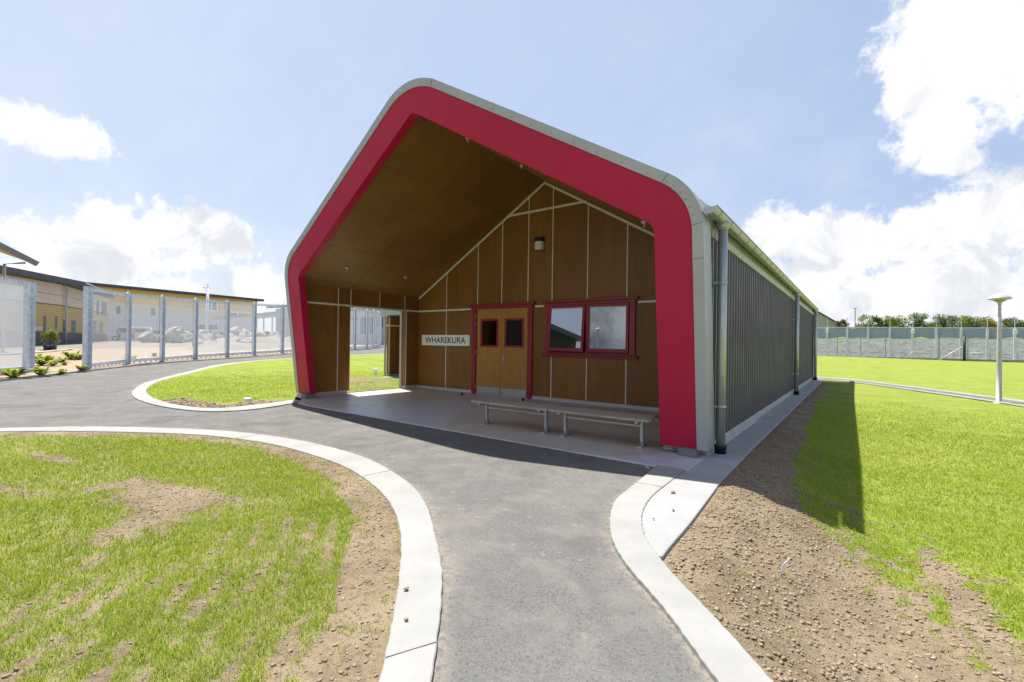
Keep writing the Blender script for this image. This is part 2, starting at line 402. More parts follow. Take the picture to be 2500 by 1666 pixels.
isB_out = smooth([(-27.36, 23.5), (-27.4, 20), (-27.2, 17), (-27.1, 14.6), (-26.6, 12.2), (-24.76, 9.57), (-21.43, 7.17), (-19.6, 5.95), (-17.9, 4.95), (-16.3, 4.28), (-14.83, 3.80), (-13.51, 3.52), (-12.4, 3.42), (-11.46, 3.43), (-10.62, 3.54), (-10.0, 3.76), (-9.68, 4.19), (-9.76, 4.78), (-10.0, 5.4), (-10.1, 5.68)])
isB_in = smooth([(-27.0, 23.5), (-27.05, 20), (-26.85, 17), (-26.75, 14.6), (-26.2, 12.4), (-24.3, 9.75), (-21.1, 7.38), (-19.3, 6.15), (-17.7, 5.18), (-16.2, 4.55), (-14.9, 4.12), (-13.6, 3.86), (-12.5, 3.72), (-11.53, 3.71), (-10.85, 3.79), (-10.42, 3.97), (-10.27, 4.27), (-10.33, 4.80), (-10.5, 5.4), (-10.6, 5.8)])
rk_out = smooth([(-1.84, 5.33), (-1.79, 4.80), (-1.75, 4.29), (-1.72, 3.93), (-1.64, 3.65), (-1.52, 3.36), (-1.40, 3.13), (-1.26, 2.93), (-1.10, 2.75), (-.92, 2.58), (-.76, 2.42), (-.62, 2.26), (-.46, 2.08), (.1, 1.45), (1.4, 0), (3.2, -2.2)])
rk_in = smooth([(-1.53, 5.33), (-1.51, 4.75), (-1.50, 4.29), (-1.46, 3.97), (-1.39, 3.69), (-1.28, 3.42), (-1.16, 3.21), (-1.01, 3.02), (-.84, 2.82), (-.68, 2.66), (-.55, 2.52), (-.41, 2.37), (-.28, 2.22), (.3, 1.6), (1.6, .15), (3.4, -2.05)])
pad_e = [(-1.13, 24.2), (-1.13, 7.01), (-1.11, 5.89), (-1.11, 5.22), (-1.07, 4.55), (-1.03, 3.73), (-1.02, 3.23), (-1.01, 3.06)]

def inpoly(x, y, poly):
    x = np.asarray(x); y = np.asarray(y); ins = np.zeros(x.shape, bool); n = len(poly); j = n-1
    for i in range(n):
        xi, yi = poly[i]; xj, yj = poly[j]
        cnd = ((yi > y) != (yj > y)) & (x < (xj-xi)*(y-yi)/((yj-yi) or 1e-12)+xi)
        ins ^= cnd; j = i
    return ins
def distline(x, y, line):
    best = np.full(np.shape(x), 1e9)
    for i in range(len(line)-1):
        a = line[i]; b_ = line[i+1]; d = b_-a; L = d@d
        t_ = np.clip(((x-a[0])*d[0]+(y-a[1])*d[1])/L, 0, 1)
        best = np.minimum(best, np.hypot(x-a[0]-d[0]*t_, y-a[1]-d[1]*t_))
    return best
def polar(rmin, rmax, k, a0, a1):
    """points round the camera, finer near it"""
    out_ = []; r = rmin; i = 0
    while r < rmax:
        aa = np.arange(a0, a1, k)+(k/2 if i % 2 else 0); out_.append(np.stack([r*np.sin(aa), r*np.cos(aa)], 1)); r *= 1+k*.9; i += 1
    return np.concatenate(out_)
def sheet(name, poly, pts, zf, mat, attr=None, kind='structure', minr=.02):
    poly = np.array(poly, float)
    pts = pts[inpoly(pts[:, 0], pts[:, 1], poly)]
    d = distline(pts[:, 0], pts[:, 1], np.vstack([poly, poly[:1]]))
    pts = pts[d > np.maximum(minr, .004*np.hypot(pts[:, 0], pts[:, 1]))]
    vs = [Vector(p) for p in poly]+[Vector(p) for p in pts]
    r = delaunay_2d_cdt(vs, [], [list(range(len(poly)))], 1, 1e-6)
    xy = np.array([(p.x, p.y) for p in r[0]]); z = zf(xy[:, 0], xy[:, 1])
    me = bpy.data.meshes.new(name); me.from_pydata([(a, b_, c_) for (a, b_), c_ in zip(xy, z)], [], [list(f) for f in r[2]])
    bm = bmesh.new(); bm.from_mesh(me)
    for f in bm.faces:
        f.normal_update()
        if f.normal.z < 0: f.normal_flip()
        f.smooth = True
    bm.to_mesh(me); bm.free()
    me.materials.append(mat)
    if attr is not None:
        a = me.attributes.new('grass', 'FLOAT', 'POINT'); co = np.empty(len(me.vertices)*3); me.vertices.foreach_get('co', co); co = co.reshape(-1, 3)
        a.data.foreach_set('value', attr(co[:, 0], co[:, 1]).astype(np.float32))
    o = bpy.data.objects.new(name, me); COL.objects.link(o); o['kind'] = kind; return o

# the ground itself, one sheet to the horizon
pg = polar(.6, 3000, .06, -math.pi, math.pi)
aa = np.linspace(-math.pi, math.pi, 64, endpoint=False); rim = np.stack([3000*np.sin(aa), 3000*np.cos(aa)], 1)
sheet('ground', rim, pg, lambda x, y: T(x, y)-.07-.03*np.minimum(1, np.hypot(x, y)/60), GROUND)
# sealed path and road
road_far = smooth([(-11, -9), (-16, -2.0), (-21.29, 2.19), (-22.55, 3.04), (-24.79, 4.71), (-25.9, 5.7), (-28.1, 8.2), (-29.7, 11.3), (-30.9, 14.2), (-32.3, 17.5), (-33.6, 21), (-34.6, 24), (-36.6, 27.8), (-38.9, 31), (-42, 34.5)])
asph_poly = list(map(tuple, road_far[::3]))+[(-38, 40), (-27.2, 26), (-27.2, 23.5)]+[tuple((a+b_)/2) for a, b_ in zip(isB_out[::4], isB_in[::4])]+[(-10.3, 5.6), (-10.1, 5.9), (-1.7, 5.9), (-1.68, 5.0)]+\
    [tuple(((a+b_)/2)) for a, b_ in zip(rk_out[6::3], rk_in[6::3])]+[(3.3, -9)]
sheet('asphalt_path', asph_poly, polar(1, 70, .02, -2.6, 1.2), lambda x, y: T(np.minimum(x, -1.1), y)-.006+.006*(fbm(x, y, .8)-.5), ASPH,
      lambda x, y: .75*ss(1-np.minimum(np.minimum(distline(x, y, isF_out), distline(x, y, rk_out)), distline(x, y, isB_out))/(.05+.22*fbm(x, y, 1.5, 3)**2)))

JOINTM = flat('kerb_joint', (.12, .115, .105), .9)
def strip(name, A, B, mat, h=.020, drop=.12, lip=.006, cuts=()):
    """kerb band between two edge lines, with a rounded lip and depth; optional tooled joints"""
    A = np.array(A); B = np.array(B)
    def param(L, n):
        d = np.r_[0, np.cumsum(np.hypot(*np.diff(L, axis=0).T))]; s_ = np.linspace(0, d[-1], n)
        return np.stack([np.interp(s_, d, L[:, 0]), np.interp(s_, d, L[:, 1])], 1)
    def sm(L):
        for _ in range(10): L = np.vstack([L[:1], (L[:-2]+2*L[1:-1]+L[2:])/4, L[-1:]])
        return L
    n = 320; a = sm(param(A, n)); b_ = sm(param(B, n)); mb = MB(); prof = [(0, -drop), (0, h-lip), (.025, h-.001), (.5, h), (.975, h-.001), (1, h-lip), (1, -drop)]
    vs = []; fs = []
    for i in range(n):
        wv = .0025*math.sin(i*2.1)+.0015*math.sin(i*5.3)
        for t_, z in prof:
            p = a[i]*(1-t_)+b_[i]*t_; q = (b_[i]-a[i])/np.hypot(*(b_[i]-a[i])); p = p+q*wv*(.3 if .1 < t_ < .9 else 1)
            vs.append((p[0], p[1], Tz(min(p[0], -1.1) if p[0] > -2.2 else p[0], p[1])+z))
    k = len(prof)
    for i in range(n-1):
        for j in range(k-1): fs.append((i*k+j, i*k+j+1, (i+1)*k+j+1, (i+1)*k+j))
    mb.add(vs, fs, 0, False)
    L = np.r_[0, np.cumsum(np.hypot(*np.diff(a, axis=0).T))]; s0 = .8
    while s0 < L[-1] and name != 'road_kerb':
        i = int(np.searchsorted(L, s0)); i = min(i, n-2); p, q = a[i], b_[i]; dq = (q-p)/np.hypot(*(q-p)); p = p+dq*.004; q = q-dq*.004
        zz = [Tz(min(w_[0], -1.1) if w_[0] > -2.2 else w_[0], w_[1])+h+.0006 for w_ in (p, q)]; mb.bar((p[0], p[1], zz[0]), (q[0], q[1], zz[1]), .006, .002, mi=1); s0 += 3.05
    o = mb.build(name, [mat, JOINTM]); o['kind'] = 'structure'; return o
strip('front_island_kerb', isF_out, isF_in, KERBM)
strip('back_island_kerb', isB_out, isB_in, KERBM)
strip('path_kerb', rk_out, rk_in, KERBM, h=.026)
strip('road_kerb', road_far, road_far+np.array([-.16, .12]), KERBM, h=.05)

# lawns ---------------------------------------------------------------
def ell(x, y, cx, cy, rx, ry, a=0):
    c_, s_ = math.cos(a), math.sin(a); u = ((x-cx)*c_+(y-cy)*s_)/rx; v = (-(x-cx)*s_+(y-cy)*c_)/ry; return np.exp(-(u*u+v*v)*1.2)
def gF(x, y):
    d = distline(x, y, isF_in)
    g = ss((d-.10-.22*fbm(x, y, 2.5, 3))/.22)*.85
    n = fbm(x, y, 1.7, 5)
    g = g*(.55+.75*n)
    g -= 1.0*ell(x, y, -4.75, 1.45, .85, .36, .25) + .8*ell(x, y, -7.2, 1.12, .7, .13, .2) + .6*ell(x, y, -6.1, .6, .9, .16, .3)
    near = ss((x+4.4)/1.6)
    g -= near*.46*(.5+.5*np.sin(d*38+1.3+3*fbm(x, y, 1.2, 2)))*ss(d/.25)*(.5+1.0*fbm(x, y, 1.5, 2)) + near*.04
    g -= .75*ell(x, y, -4.1, 1.05, .45, .3, -.7)
    g += .8*(fbm(x, y, 13, 2)-.5)+.6*(fbm(x, y, 4.5, 3)-.5)+.09+.10
    return np.clip(g, 0, 1)
def gB(x, y):
    d = np.minimum(distline(x, y, isB_in), 99); g = np.ones(np.shape(x))*.85
    g -= .9*ss(1-(d-.25)/.5)*ss((x+13)/1.0)*ss((6-y)/1.5)
    g -= .55*ell(x, y, -13.6, 9.8, 2.2, 1.0, -.1)+.4*ell(x, y, -11.5, 8, 1.2, 1.5)
    g += .4*(fbm(x, y, 1.2, 4)-.5); return np.clip(g, 0, 1)
SOILB = np.array([(24, -.92), (21.2, -.90), (11.3, -.74), (6.7, -.62), (4.95, -.42), (4.1, -.22), (3.67, .02), (3.49, .22), (3.29, .46), (2.6, 1.1), (1.5, 2.2), (-3, 6)])[::-1]
def gR(x, y):
    bx = np.interp(y, SOILB[:, 0], SOILB[:, 1])-40*ss((y-24)/.6); e = (x-bx)
    wd = .30+.55*ss((6-y)/2.5)
    g = ss((e+.20+.5*wd*(fbm(x, y, 2.2, 4)-.5)*2)/wd)*.9
    near = ss((6.5-y)/2.5); nr2 = ss((16-y)/8)
    g -= near*.85*ell(x, y, .62, 4.2, .11, 1.3, .10)*(.6+.8*fbm(x, y, 3, 3)) + near*.35*ell(x, y, 1.3, 3.6, .12, 1.6, .18)
    g -= near*.35*(.5+.5*np.sin((x*1.0-.12*y)*34))*ss((1.4-e)/1.0)
    g += (fbm(x, y, 1.3, 4)-.5)*(.30+.35*near) + (fbm(x, y, 12, 2)-.5)*(.9*near+.5*nr2)+nr2*.5*(fbm(x, y, 3, 3)-.5)*ss((2.2-e)/2)-.16*nr2*ss((1.3-e)/1.2)+(fbm(x, y, 4, 3)-.5)*.4*near
    g -= .35*ell(x, y, 4.5, 38, 2.5, .8)+.3*ell(x, y, 12, 33, 4, 1)
    return np.clip(g, 0, 1)
def rough_z(x, y, amp):
    r = np.hypot(x, y); k = np.clip(1.4-r/9, .25, 1)
    return amp*k*((fbm(x, y, 2.2, 3)-.5)*1.6+(fbm(x, y, 11, 3)-.5)*.8)
polyF = [tuple(p) for p in isF_in[::2]]+[(-2, -3), (-8, -5)]
zF = lambda x, y: np.maximum(T(x, y)+.006, T(x, y)+.006+.05*ss((distline(x, y, isF_in)-.05)/1.2)+rough_z(x, y, .035)*ss(distline(x, y, isF_in)/.15))
sheet('front_island_lawn', polyF, np.vstack([polar(1.1, 16, .0105, -1.75, -.45)]), zF, LAWNNEAR, gF)
polyB = [tuple(p) for p in isB_in[::3]]+[(-10.98, 6.0), (-10.98, 24.2), (-13, 26)]
zB = lambda x, y: T(x, y)+.024+.05*ss((distline(x, y, isB_in)-.05)/1.5)*ss((-11.2-x)/1.2)+rough_z(x, y, .03)
sheet('back_island_lawn', polyB, polar(6, 40, .016, -1.6, -.3), zB, LAWN, gB)
polyR = pad_e+[tuple(p) for p in rk_in[42:]]+[(14, -2.1), (60, 10), (60, 78.0), (-6.5, 79.6), (-11, 50), (-11, 24.4)]
def zR(x, y):
    e = np.minimum(distline(x, y, np.array(pad_e)), distline(x, y, rk_in))
    return T(x, y)+.006-.012*ss(1-e/.1)+rough_z(x, y, .04)*ss(e/.12)+.02*ss(1-abs(e-.25)/.25)*ss((6-y)/2)
sheet('right_lawn', polyR, polar(1.6, 105, .0125, -.35, 1.25), zR, LAWN, gR)
# slabs
def slab(name, poly, z, mat, bev=.012, cuts=()):
    mb = MB(); mb.prism(poly, z-.16, z); o = mb.build(name, mat, None, bev); o['kind'] = 'structure'; return o
slab('porch_floor', [(-10.72, 6.05), (-10.2, 5.62), (-9.9, 5.50), (-9.4, 5.44), (-1.84, 5.33), (-1.49, 5.33), (-1.49, 9.9), (-11.02, 9.9), (-11.02, 9.27), (-10.95, 9.27), (-10.95, 7.37), (-10.72, 7.3)], .012, SLABM)
slab('side_concrete_strip', [(-1.487, 5.335)]+[tuple(p) for p in rk_in[1:43:2]]+pad_e[::-1]+[(-1.6, 24.2), (-1.6, 9.9), (-1.487, 9.9)], .018, STRIPM)
slab('side_entry_slab', [(-16.3, 11.62), (-14.9, 11.75), (-14.65, 12.0), (-14.65, 12.5), (-16.0, 12.4)], .09, STRIPM)
slab('annex_floor', [(-14.55, 10.62), (-13.35, 10.95), (-11.05, 11.3), (-11.05, 12.7), (-14.6, 12.7), (-14.6, 11.7)], .085, STRIPM)
# narrow path across the right lawn
pa = np.array([(-3.5, 27.3), (-1.52, 26.0), (-.08, 24.9), (1.66, 22.0), (3.61, 18.2), (4.6, 15.2), (6.0, 10), (7, 6)]); pb = np.array([(-3.9, 26.1), (-1.9, 24.9), (-.3, 23.75), (1.35, 20.9), (3.3, 17.0), (4.2, 14.2), (5.5, 9.2), (6.2, 5.5)])
pas, pbs = smooth(pa, 5), smooth(pb, 5)
def lift(name, A, B, mat, h):
    n = len(A); vs = []; fs = []
    for i in range(n):
        for j in range(5):
            p = A[i]*(1-j/4)+B[i]*j/4; vs.append((p[0], p[1], Tz(*p)+h-(.03 if j in (0, 4) else 0)))
    for i in range(n-1):
        for j in range(4): fs.append((i*5+j, i*5+j+1, i*5+j+6, i*5+j+5))
    o = MB().add(vs, fs, 0, False).build(name, mat); o['kind'] = 'structure'; return o
lift('lawn_path', pas, pbs, ASPH, .045)
k1 = pas+(pas-pbs)*.12; k2 = pbs-(pas-pbs)*.10
lift('lawn_path_kerb', k1, pas-(pas-pbs)*.02, KERBM, .06); lift('lawn_path_kerb', pbs+(pas-pbs)*.01, k2, KERBM, .06)

# grass blades --------------------------------------------------------
def blades(name, poly, gfun, zfun, dens, hgt, wid, box, maxr, label_kind, minr=0):
    """one mesh of many single blades, density thinned with distance (blades get larger to compensate)"""
    x0, x1, y0, y1 = box; P = []
    r_lo = max(minr, .8)
    while r_lo < maxr:
        r_hi = r_lo*1.35; k = max(1.0, r_lo/2.6)
        n = int((x1-x0)*(y1-y0)*dens/(k**1.6))
        x = RNG.uniform(x0, x1, n); y = RNG.uniform(y0, y1, n); r = np.hypot(x, y)
        # only where the camera or a step to the side could see
        az_ = np.degrees(np.arctan2(x, y))
        s_ = (r >= r_lo) & (r < r_hi) & (az_ > -105) & (az_ < 50); x = x[s_]; y = y[s_]
        s_ = inpoly(x, y, poly); x = x[s_]; y = y[s_]
        g = gfun(x, y); clump = fbm(x, y, 14, 2)
        s_ = RNG.random(len(x)) < (.05*(g > .02)+.95*ss((g-.14)/.56))*(.35+1.1*clump)*ss((maxr-np.hypot(x, y))/(.4*maxr)); x = x[s_]; y = y[s_]; g = g[s_]
        P.append(np.stack([x, y, g, np.full(len(x), k)], 1)); r_lo = r_hi
    P = np.concatenate(P); n = len(P); x, y, g, k = P.T; z = zfun(x, y)-.004
    h = hgt*(.45+.9*RNG.random(n))*(.6+.6*g);  wd = wid*(.7+.6*RNG.random(n))*k**.75
    a = RNG.uniform(0, 2*np.pi, n); b_ = RNG.uniform(0, 2*np.pi, n); lean = RNG.uniform(.15, .9, n)*h
    dx, dy = np.cos(a)*wd/2, np.sin(a)*wd/2; lx, ly = np.cos(b_)*lean, np.sin(b_)*lean
    V = np.empty((n, 5, 3))
    V[:, 0] = np.stack([x-dx, y-dy, z], 1); V[:, 1] = np.stack([x+dx, y+dy, z], 1)
    V[:, 2] = np.stack([x+dx*.7+lx*.4, y+dy*.7+ly*.4, z+h*.6], 1); V[:, 3] = np.stack([x-dx*.7+lx*.4, y-dy*.7+ly*.4, z+h*.6], 1)
    V[:, 4] = np.stack([x+lx, y+ly, z+h], 1)
    me = bpy.data.meshes.new(name); me.vertices.add(n*5); me.vertices.foreach_set('co', V.ravel())
    L = np.empty((n, 7), int); base = np.arange(n)*5
    for i, q in enumerate((0, 1, 2, 3, 3, 2, 4)): L[:, i] = base+q
    me.loops.add(n*7); me.loops.foreach_set('vertex_index', L.ravel())
    me.polygons.add(n*2); st = np.empty((n, 2), int); st[:, 0] = np.arange(n)*7; st[:, 1] = st[:, 0]+4
    me.polygons.foreach_set('loop_start', st.ravel())
    me.update(); me.validate()
    tn = me.attributes.new('tone', 'FLOAT', 'POINT'); tv = np.clip(RNG.normal(.45, .25, n)+(fbm(x, y, 1.5, 3)-.5)*.6, 0, 1)
    tn.data.foreach_set('value', np.repeat(tv, 5).astype(np.float32))
    me.materials.append(BLADE); o = bpy.data.objects.new(name, me); COL.objects.link(o); tag(o, label_kind, 'grass', kind='stuff'); print(name, n)
    return o
blades('grass', polyF, gF, zF, 17000, .032, .003, (-11.5, -.8, -2, 3.2), 11, 'short bright green new grass growing in patches on the front island soil', 1.3)
blades('grass', polyR, gR, zR, 15000, .028, .003, (-1.1, 10, .8, 16), 17, 'short bright green grass on the lawn right of the building', 2)
blades('grass', polyB, gB, zB, 12000, .028, .003, (-27, -11, 3.6, 16), 24, 'short green grass on the island left of the porch', 8)

# soil clods and pebbles
def clods(name, n, box, poly, gfun, zfun, smin, smax, mat, label, gmax=.55, k_=1.0):
    x0, x1, y0, y1 = box; x = RNG.uniform(x0, x1, n); y = RNG.uniform(y0, y1, n)
    s_ = inpoly(x, y, poly); x = x[s_]; y = y[s_]; s_ = (gfun(x, y) < gmax) & (RNG.random(len(x)) < .25+1.2*fbm(x, y, 1.8, 3)**1.5) & (np.hypot(x, y) < 14); x = x[s_]; y = y[s_]; z = zfun(x, y)
    bm = bmesh.new(); bmesh.ops.create_icosphere(bm, subdivisions=1, radius=1); U = np.array([v.co[:] for v in bm.verts]); Fc = np.array([[v.index for v in f.verts] for f in bm.faces]); bm.free()
    n = len(x); sz = smin+(smax-smin)*RNG.random(n)**9; nv = len(U)
    V = U[None]*sz[:, None, None]*RNG.uniform(.6, 1.35, (n, nv, 1))*np.array([1.15, .85, .5])
    a = RNG.uniform(0, 6.28, n); c_, s_ = np.cos(a)[:, None], np.sin(a)[:, None]; X = V[:, :, 0]*c_-V[:, :, 1]*s_; Y = V[:, :, 0]*s_+V[:, :, 1]*c_
    V = np.stack([X+x[:, None], Y+y[:, None], V[:, :, 2]+(z+sz*.2)[:, None]], 2)
    Fa = (Fc[None]+np.arange(n)[:, None, None]*nv).reshape(-1, 3)
    me = bpy.data.meshes.new(name); me.vertices.add(n*nv); me.vertices.foreach_set('co', V.ravel())
    me.loops.add(Fa.size); me.loops.foreach_set('vertex_index', Fa.ravel()); me.polygons.add(len(Fa)); me.polygons.foreach_set('loop_start', np.arange(len(Fa))*3)
    me.update(); me.validate(); me.materials.append(mat)
    o = bpy.data.objects.new(name, me); COL.objects.link(o); tag(o, label, 'soil', kind='stuff'); return o
clods('soil_clods', 170000, (-1.1, 2.2, 2.0, 9), polyR, gR, zR, .0022, .016, SOILC, 'loose brown soil clods beside the concrete strip', .6)
clods('soil_clods', 110000, (-9, -1.3, .2, 3.2), polyF, gF, zF, .002, .013, SOILC, 'loose brown soil clods on the front island', .4)
clods('soil_clods', 7000, (-14, -10, 3.7, 5.2), polyB, gB, zB, .005, .04, SOILC, 'loose brown soil clods along the back island kerb', .4)
clods('pebbles', 3500, (-1.1, 2.4, 2.0, 8), polyR, gR, zR, .002, .012, STONE, 'small pale pebbles scattered in the soil right of the path', .6)
clods('pebbles', 3000, (-9, -1.3, .2, 3.2), polyF, gF, zF, .002, .012, STONE, 'small pale pebbles scattered in the front island soil', .5)
# ------------------------------------------------------------------ the classroom building
CX = -6.27; SL = .595
bld = empty('classroom_building', (CX, 9.76, 0), 'gabled timber and steel classroom building with a red portal frame and open porch', 'building')
yfront = lambda z: 6.1-.12*z
def fillet(P, i, R, n):
    a, b_, c_ = (np.array(P[k], float) for k in (i-1, i, i+1)); u = (a-b_)/np.linalg.norm(a-b_); v = (c_-b_)/np.linalg.norm(c_-b_)
    th = math.acos(float(u@v)); tl = R/math.tan(th/2); p0 = b_+u*tl; p1 = b_+v*tl; cen = b_+(u+v)/np.linalg.norm(u+v)*(R/math.sin(th/2))
    a0 = math.atan2(*(p0-cen)[::-1]); a1 = math.atan2(*(p1-cen)[::-1]); da = (a1-a0+math.pi) % (2*math.pi)-math.pi
    return [(cen[0]+R*math.cos(a0+da*k/n), cen[1]+R*math.sin(a0+da*k/n)) for k in range(n+1)]
def contour(hw, zs, Rs, Rp, zl=.12, zr=.10, n=14):
    sh = zs-SL*hw; P = [(CX-hw, zl), (CX-hw, sh), (CX, zs), (CX+hw, sh), (CX+hw, zr)]
    return [P[0]]+fillet(P, 1, Rs, n)+fillet(P, 2, Rp, n)+fillet(P, 3, Rs, n)+[P[4]]
cin, cro, cgr = contour(4.21, 5.42, .2, .16), contour(4.68, 5.985, .72, 1.15), contour(4.805, 6.125, .80, 1.25)
def ring(mb, A, B, ya, yb, ofsA=0, ofsB=0):
    """solid ring between contours A and B from y offset ya to yb"""
    n = len(A); vs = []
    for (c_, off) in ((A, ya), (B, ya), (B, yb), (A, yb)):
        vs += [(x, yfront(z)+off, z) for x, z in c_]
    fs = []
    for k in range(4):
        k2 = (k+1) % 4
        for i in range(n-1): fs.append((k*n+i, k*n+i+1, k2*n+i+1, k2*n+i))
    fs += [(0, n, 2*n, 3*n), (n-1, 4*n-1, 3*n-1, 2*n-1)]
    mb.add(vs, fs, 0, False)
mb = MB(); ring(mb, cin, cro, 0, .16); mb.build('portal_fascia', RED, bld)
mb = MB(); ring(mb, contour(4.675, 5.979, .72, 1.15), cgr, -.014, .34); cap = mb.build('edge_flashing', FLASH, bld)
# seams in the flashing
mb = MB()
seams = []
for i in (15, 29, 31, 44):
    a = cro[i] if i < len(cro) else cro[-2]; g = cgr[i] if i < len(cgr) else cgr[-2]
    MB().bar((a[0], yfront(a[1])-.0165, a[1]), (g[0], yfront(g[1])-.0165, g[1]), .004, .006, (0, 1, 0)).build('flashing_seam', DGREY, cap)
MB().bar((cro[-1][0], yfront(2.45)-.0165, 2.45), (cgr[-1][0]+.001, yfront(2.45)-.0165, 2.45), .004, .006, (0, 1, 0)).build('flashing_seam', DGREY, cap)
mb = MB()
for i in range(2, len(cro)-2, 2):
    for t_ in (.2,):
        x = cro[i][0]*(1-t_)+cgr[i][0]*t_; z = cro[i][1]*(1-t_)+cgr[i][1]*t_; MB().box(x-.006, x+.006, yfront(z)-.02, yfront(z)-.012, z-.006, z+.006).build('rivet', DGREY, cap)
for sx in (0, 1):
    for k in range(11):
        t_ = (k+.5)/11; p, q = ((cro[15], cro[16]), (cro[30], cro[31]))[sx]; p = cro[15+sx*15]; q = cro[16+sx*15]
        x = p[0]*(1-t_)+q[0]*t_; z = p[1]*(1-t_)+q[1]*t_+.04; MB().box(x-.006, x+.006, yfront(z)-.02, yfront(z)-.012, z-.006, z+.006).build('rivet', DGREY, cap)

# plywood wall panels with jointers
YW = 9.76; zc = lambda x, k=0.0: 5.45+k-SL*abs(x-CX)
xj = [-10.78, -9.60, -8.41, -7.57, -6.73, -6.01, -5.05, -4.08, -3.05, -1.74]
mb = MB()
for a, b_ in zip(xj[:-1], xj[1:]):
    a2, b2 = a+.004, b_-.004
    mb.box(a2, b2, YW, YW+.012, .09, 2.335)
    segs = [a2]+([CX] if a2 < CX < b2 else [])+[b2]
    for p, q in zip(segs[:-1], segs[1:]):
        mb.hexa([(p, YW, 2.345), (q, YW, 2.345), (q, YW, zc(q)), (p, YW, zc(p))], [(p, YW+.012, 2.345), (q, YW+.012, 2.345), (q, YW+.012, zc(q)), (p, YW+.012, zc(p))])
gw = mb.build('gable_wall', PLYV, bld)
mb = MB()
def vb(x, z0, z1, w_=.024): mb.box(x-w_/2, x+w_/2, YW-.008, YW-.0005, z0, z1)
for x in xj[1:-1]:
    vb(x, 2.37, zc(x)-.06)
for x in (-9.60,): vb(x, .09, 2.31)
vb(-6.01+.0, .09, 1.09); vb(-5.05, .09, 1.09); vb(-4.08, .09, 1.09); vb(-3.05, .09, 2.31)
for x in (-8.41, -7.57, -6.73): pass
for a, b_ in ((-10.77, -8.66), (-6.5, -6.24), (-3.82, -1.75)): mb.box(a, b_, YW-.012, YW-.0007, 2.315, 2.362)
mb.box(-7.43, -5.11, YW-.012, YW-.0007, 4.72, 4.775)
for sgn in (-1, 1):
    e = -10.77 if sgn < 0 else -1.75
    mb.hexa([(CX, YW-.013, zc(CX)-.012), (CX, YW-.013, zc(CX)-.075), (e, YW-.013, zc(e)-.075), (e, YW-.013, zc(e)-.012)],
            [(CX, YW-.001, zc(CX)-.012), (CX, YW-.001, zc(CX)-.075), (e, YW-.001, zc(e)-.075), (e, YW-.001, zc(e)-.012)])
mb.build('joint_strips', BATTEN, gw)
MB().box(-10.78, -1.74, YW-.015, YW+.03, .0, .088).build('wall_upstand', UPST, gw, .004)
mb = MB(); mb.prism([(-10.8, YW+.014), (-1.72, YW+.014), (-1.72, YW+.12), (-10.8, YW+.12)], 0, 2.75)
mb.hexa([(-10.8, YW+.014, 2.75), (-1.72, YW+.014, 2.75), (CX+.01, YW+.014, 5.42), (CX-.01, YW+.014, 5.42)], [(-10.8, YW+.12, 2.75), (-1.72, YW+.12, 2.75), (CX+.01, YW+.12, 5.42), (CX-.01, YW+.12, 5.42)])
mb.build('wall_backing', DGREY, gw)

# left porch wall with its wide opening
XL = -10.78; mb = MB()
def slant(x0, x1, y1, z0, z1, off=.15): mb.hexa([(x0, yfront(z0)+off, z0), (x1, yfront(z0)+off, z0), (x1, y1, z0), (x0, y1, z0)], [(x0, yfront(z1)+off, z1), (x1, yfront(z1)+off, z1), (x1, y1, z1), (x0, y1, z1)])
slant(XL-.012, XL, 7.0, .09, 2.335); slant(XL-.012, XL, 7.0, 2.345, 2.79)
for y0, y1, z0, z1 in ((7.008, 7.37, .09, 2.335), (9.27, YW, .09, 2.335), (7.008, 7.37, 2.345, 2.79), (7.378, 8.30, 2.345, 2.79), (8.308, 9.20, 2.345, 2.79), (9.208, YW, 2.345, 2.79)):
    mb.box(XL-.012, XL, y0, y1, z0, z1)
mb.box(XL-.16, XL-.013, 9.258, 9.27, .09, 2.335)
mb.box(XL-.16, XL-.013, 7.371, 7.383, .09, 2.335)
lw = mb.build('side_wall', PLYV, bld)
mb = MB(); slant(XL-.16, XL-.0125, 7.37, .1, 2.9, .155); mb.box(XL-.16, XL-.0125, 9.271, YW+.1, .1, 2.9); mb.box(XL-.16, XL-.0125, 7.37, 9.271, 2.345, 2.9)
mb.build('wall_core', DGREY, lw)
mb = MB(); slant(XL-.24, XL-.161, 7.36, .1, 3.1, .17); mb.box(XL-.24, XL-.161, 9.28, 23.8, .1, 3.1); mb.box(XL-.24, XL-.161, 7.36, 9.28, 2.36, 3.1)
mb.build('outer_cladding', CLAD, lw)
mb = MB(); mb.box(XL-.245, XL-.158, 9.235, 9.27, .02, 2.335); mb.box(XL-.245, XL-.158, 7.371, 7.40, .02, 2.335); mb.box(XL-.245, XL-.02, 7.41, 9.23, 2.318, 2.343)
mb.build('opening_trim', FLASH, lw)
mb = MB(); mb.box(XL+.0005, XL+.010, 5.95, 7.37, 2.312, 2.36); mb.box(XL+.0005, XL+.010, 9.27, YW, 2.312, 2.36); mb.box(XL+.0005, XL+.008, 7.37, 9.27, 2.335, 2.352)
for y in (7.004, 7.374, 8.304, 9.204): mb.box(XL+.0003, XL+.007, y-.010, y+.010, 2.362, 2.78)
mb.box(XL+.0003, XL+.007, 6.994, 7.014, .1, 2.31); mb.box(XL+.0003, XL+.009, 9.262, 9.284, .1, 2.31); mb.box(XL+.0003, XL+.009, 7.355, 7.368, .1, 2.31)
mb.build('joint_strips', BATTEN, lw)
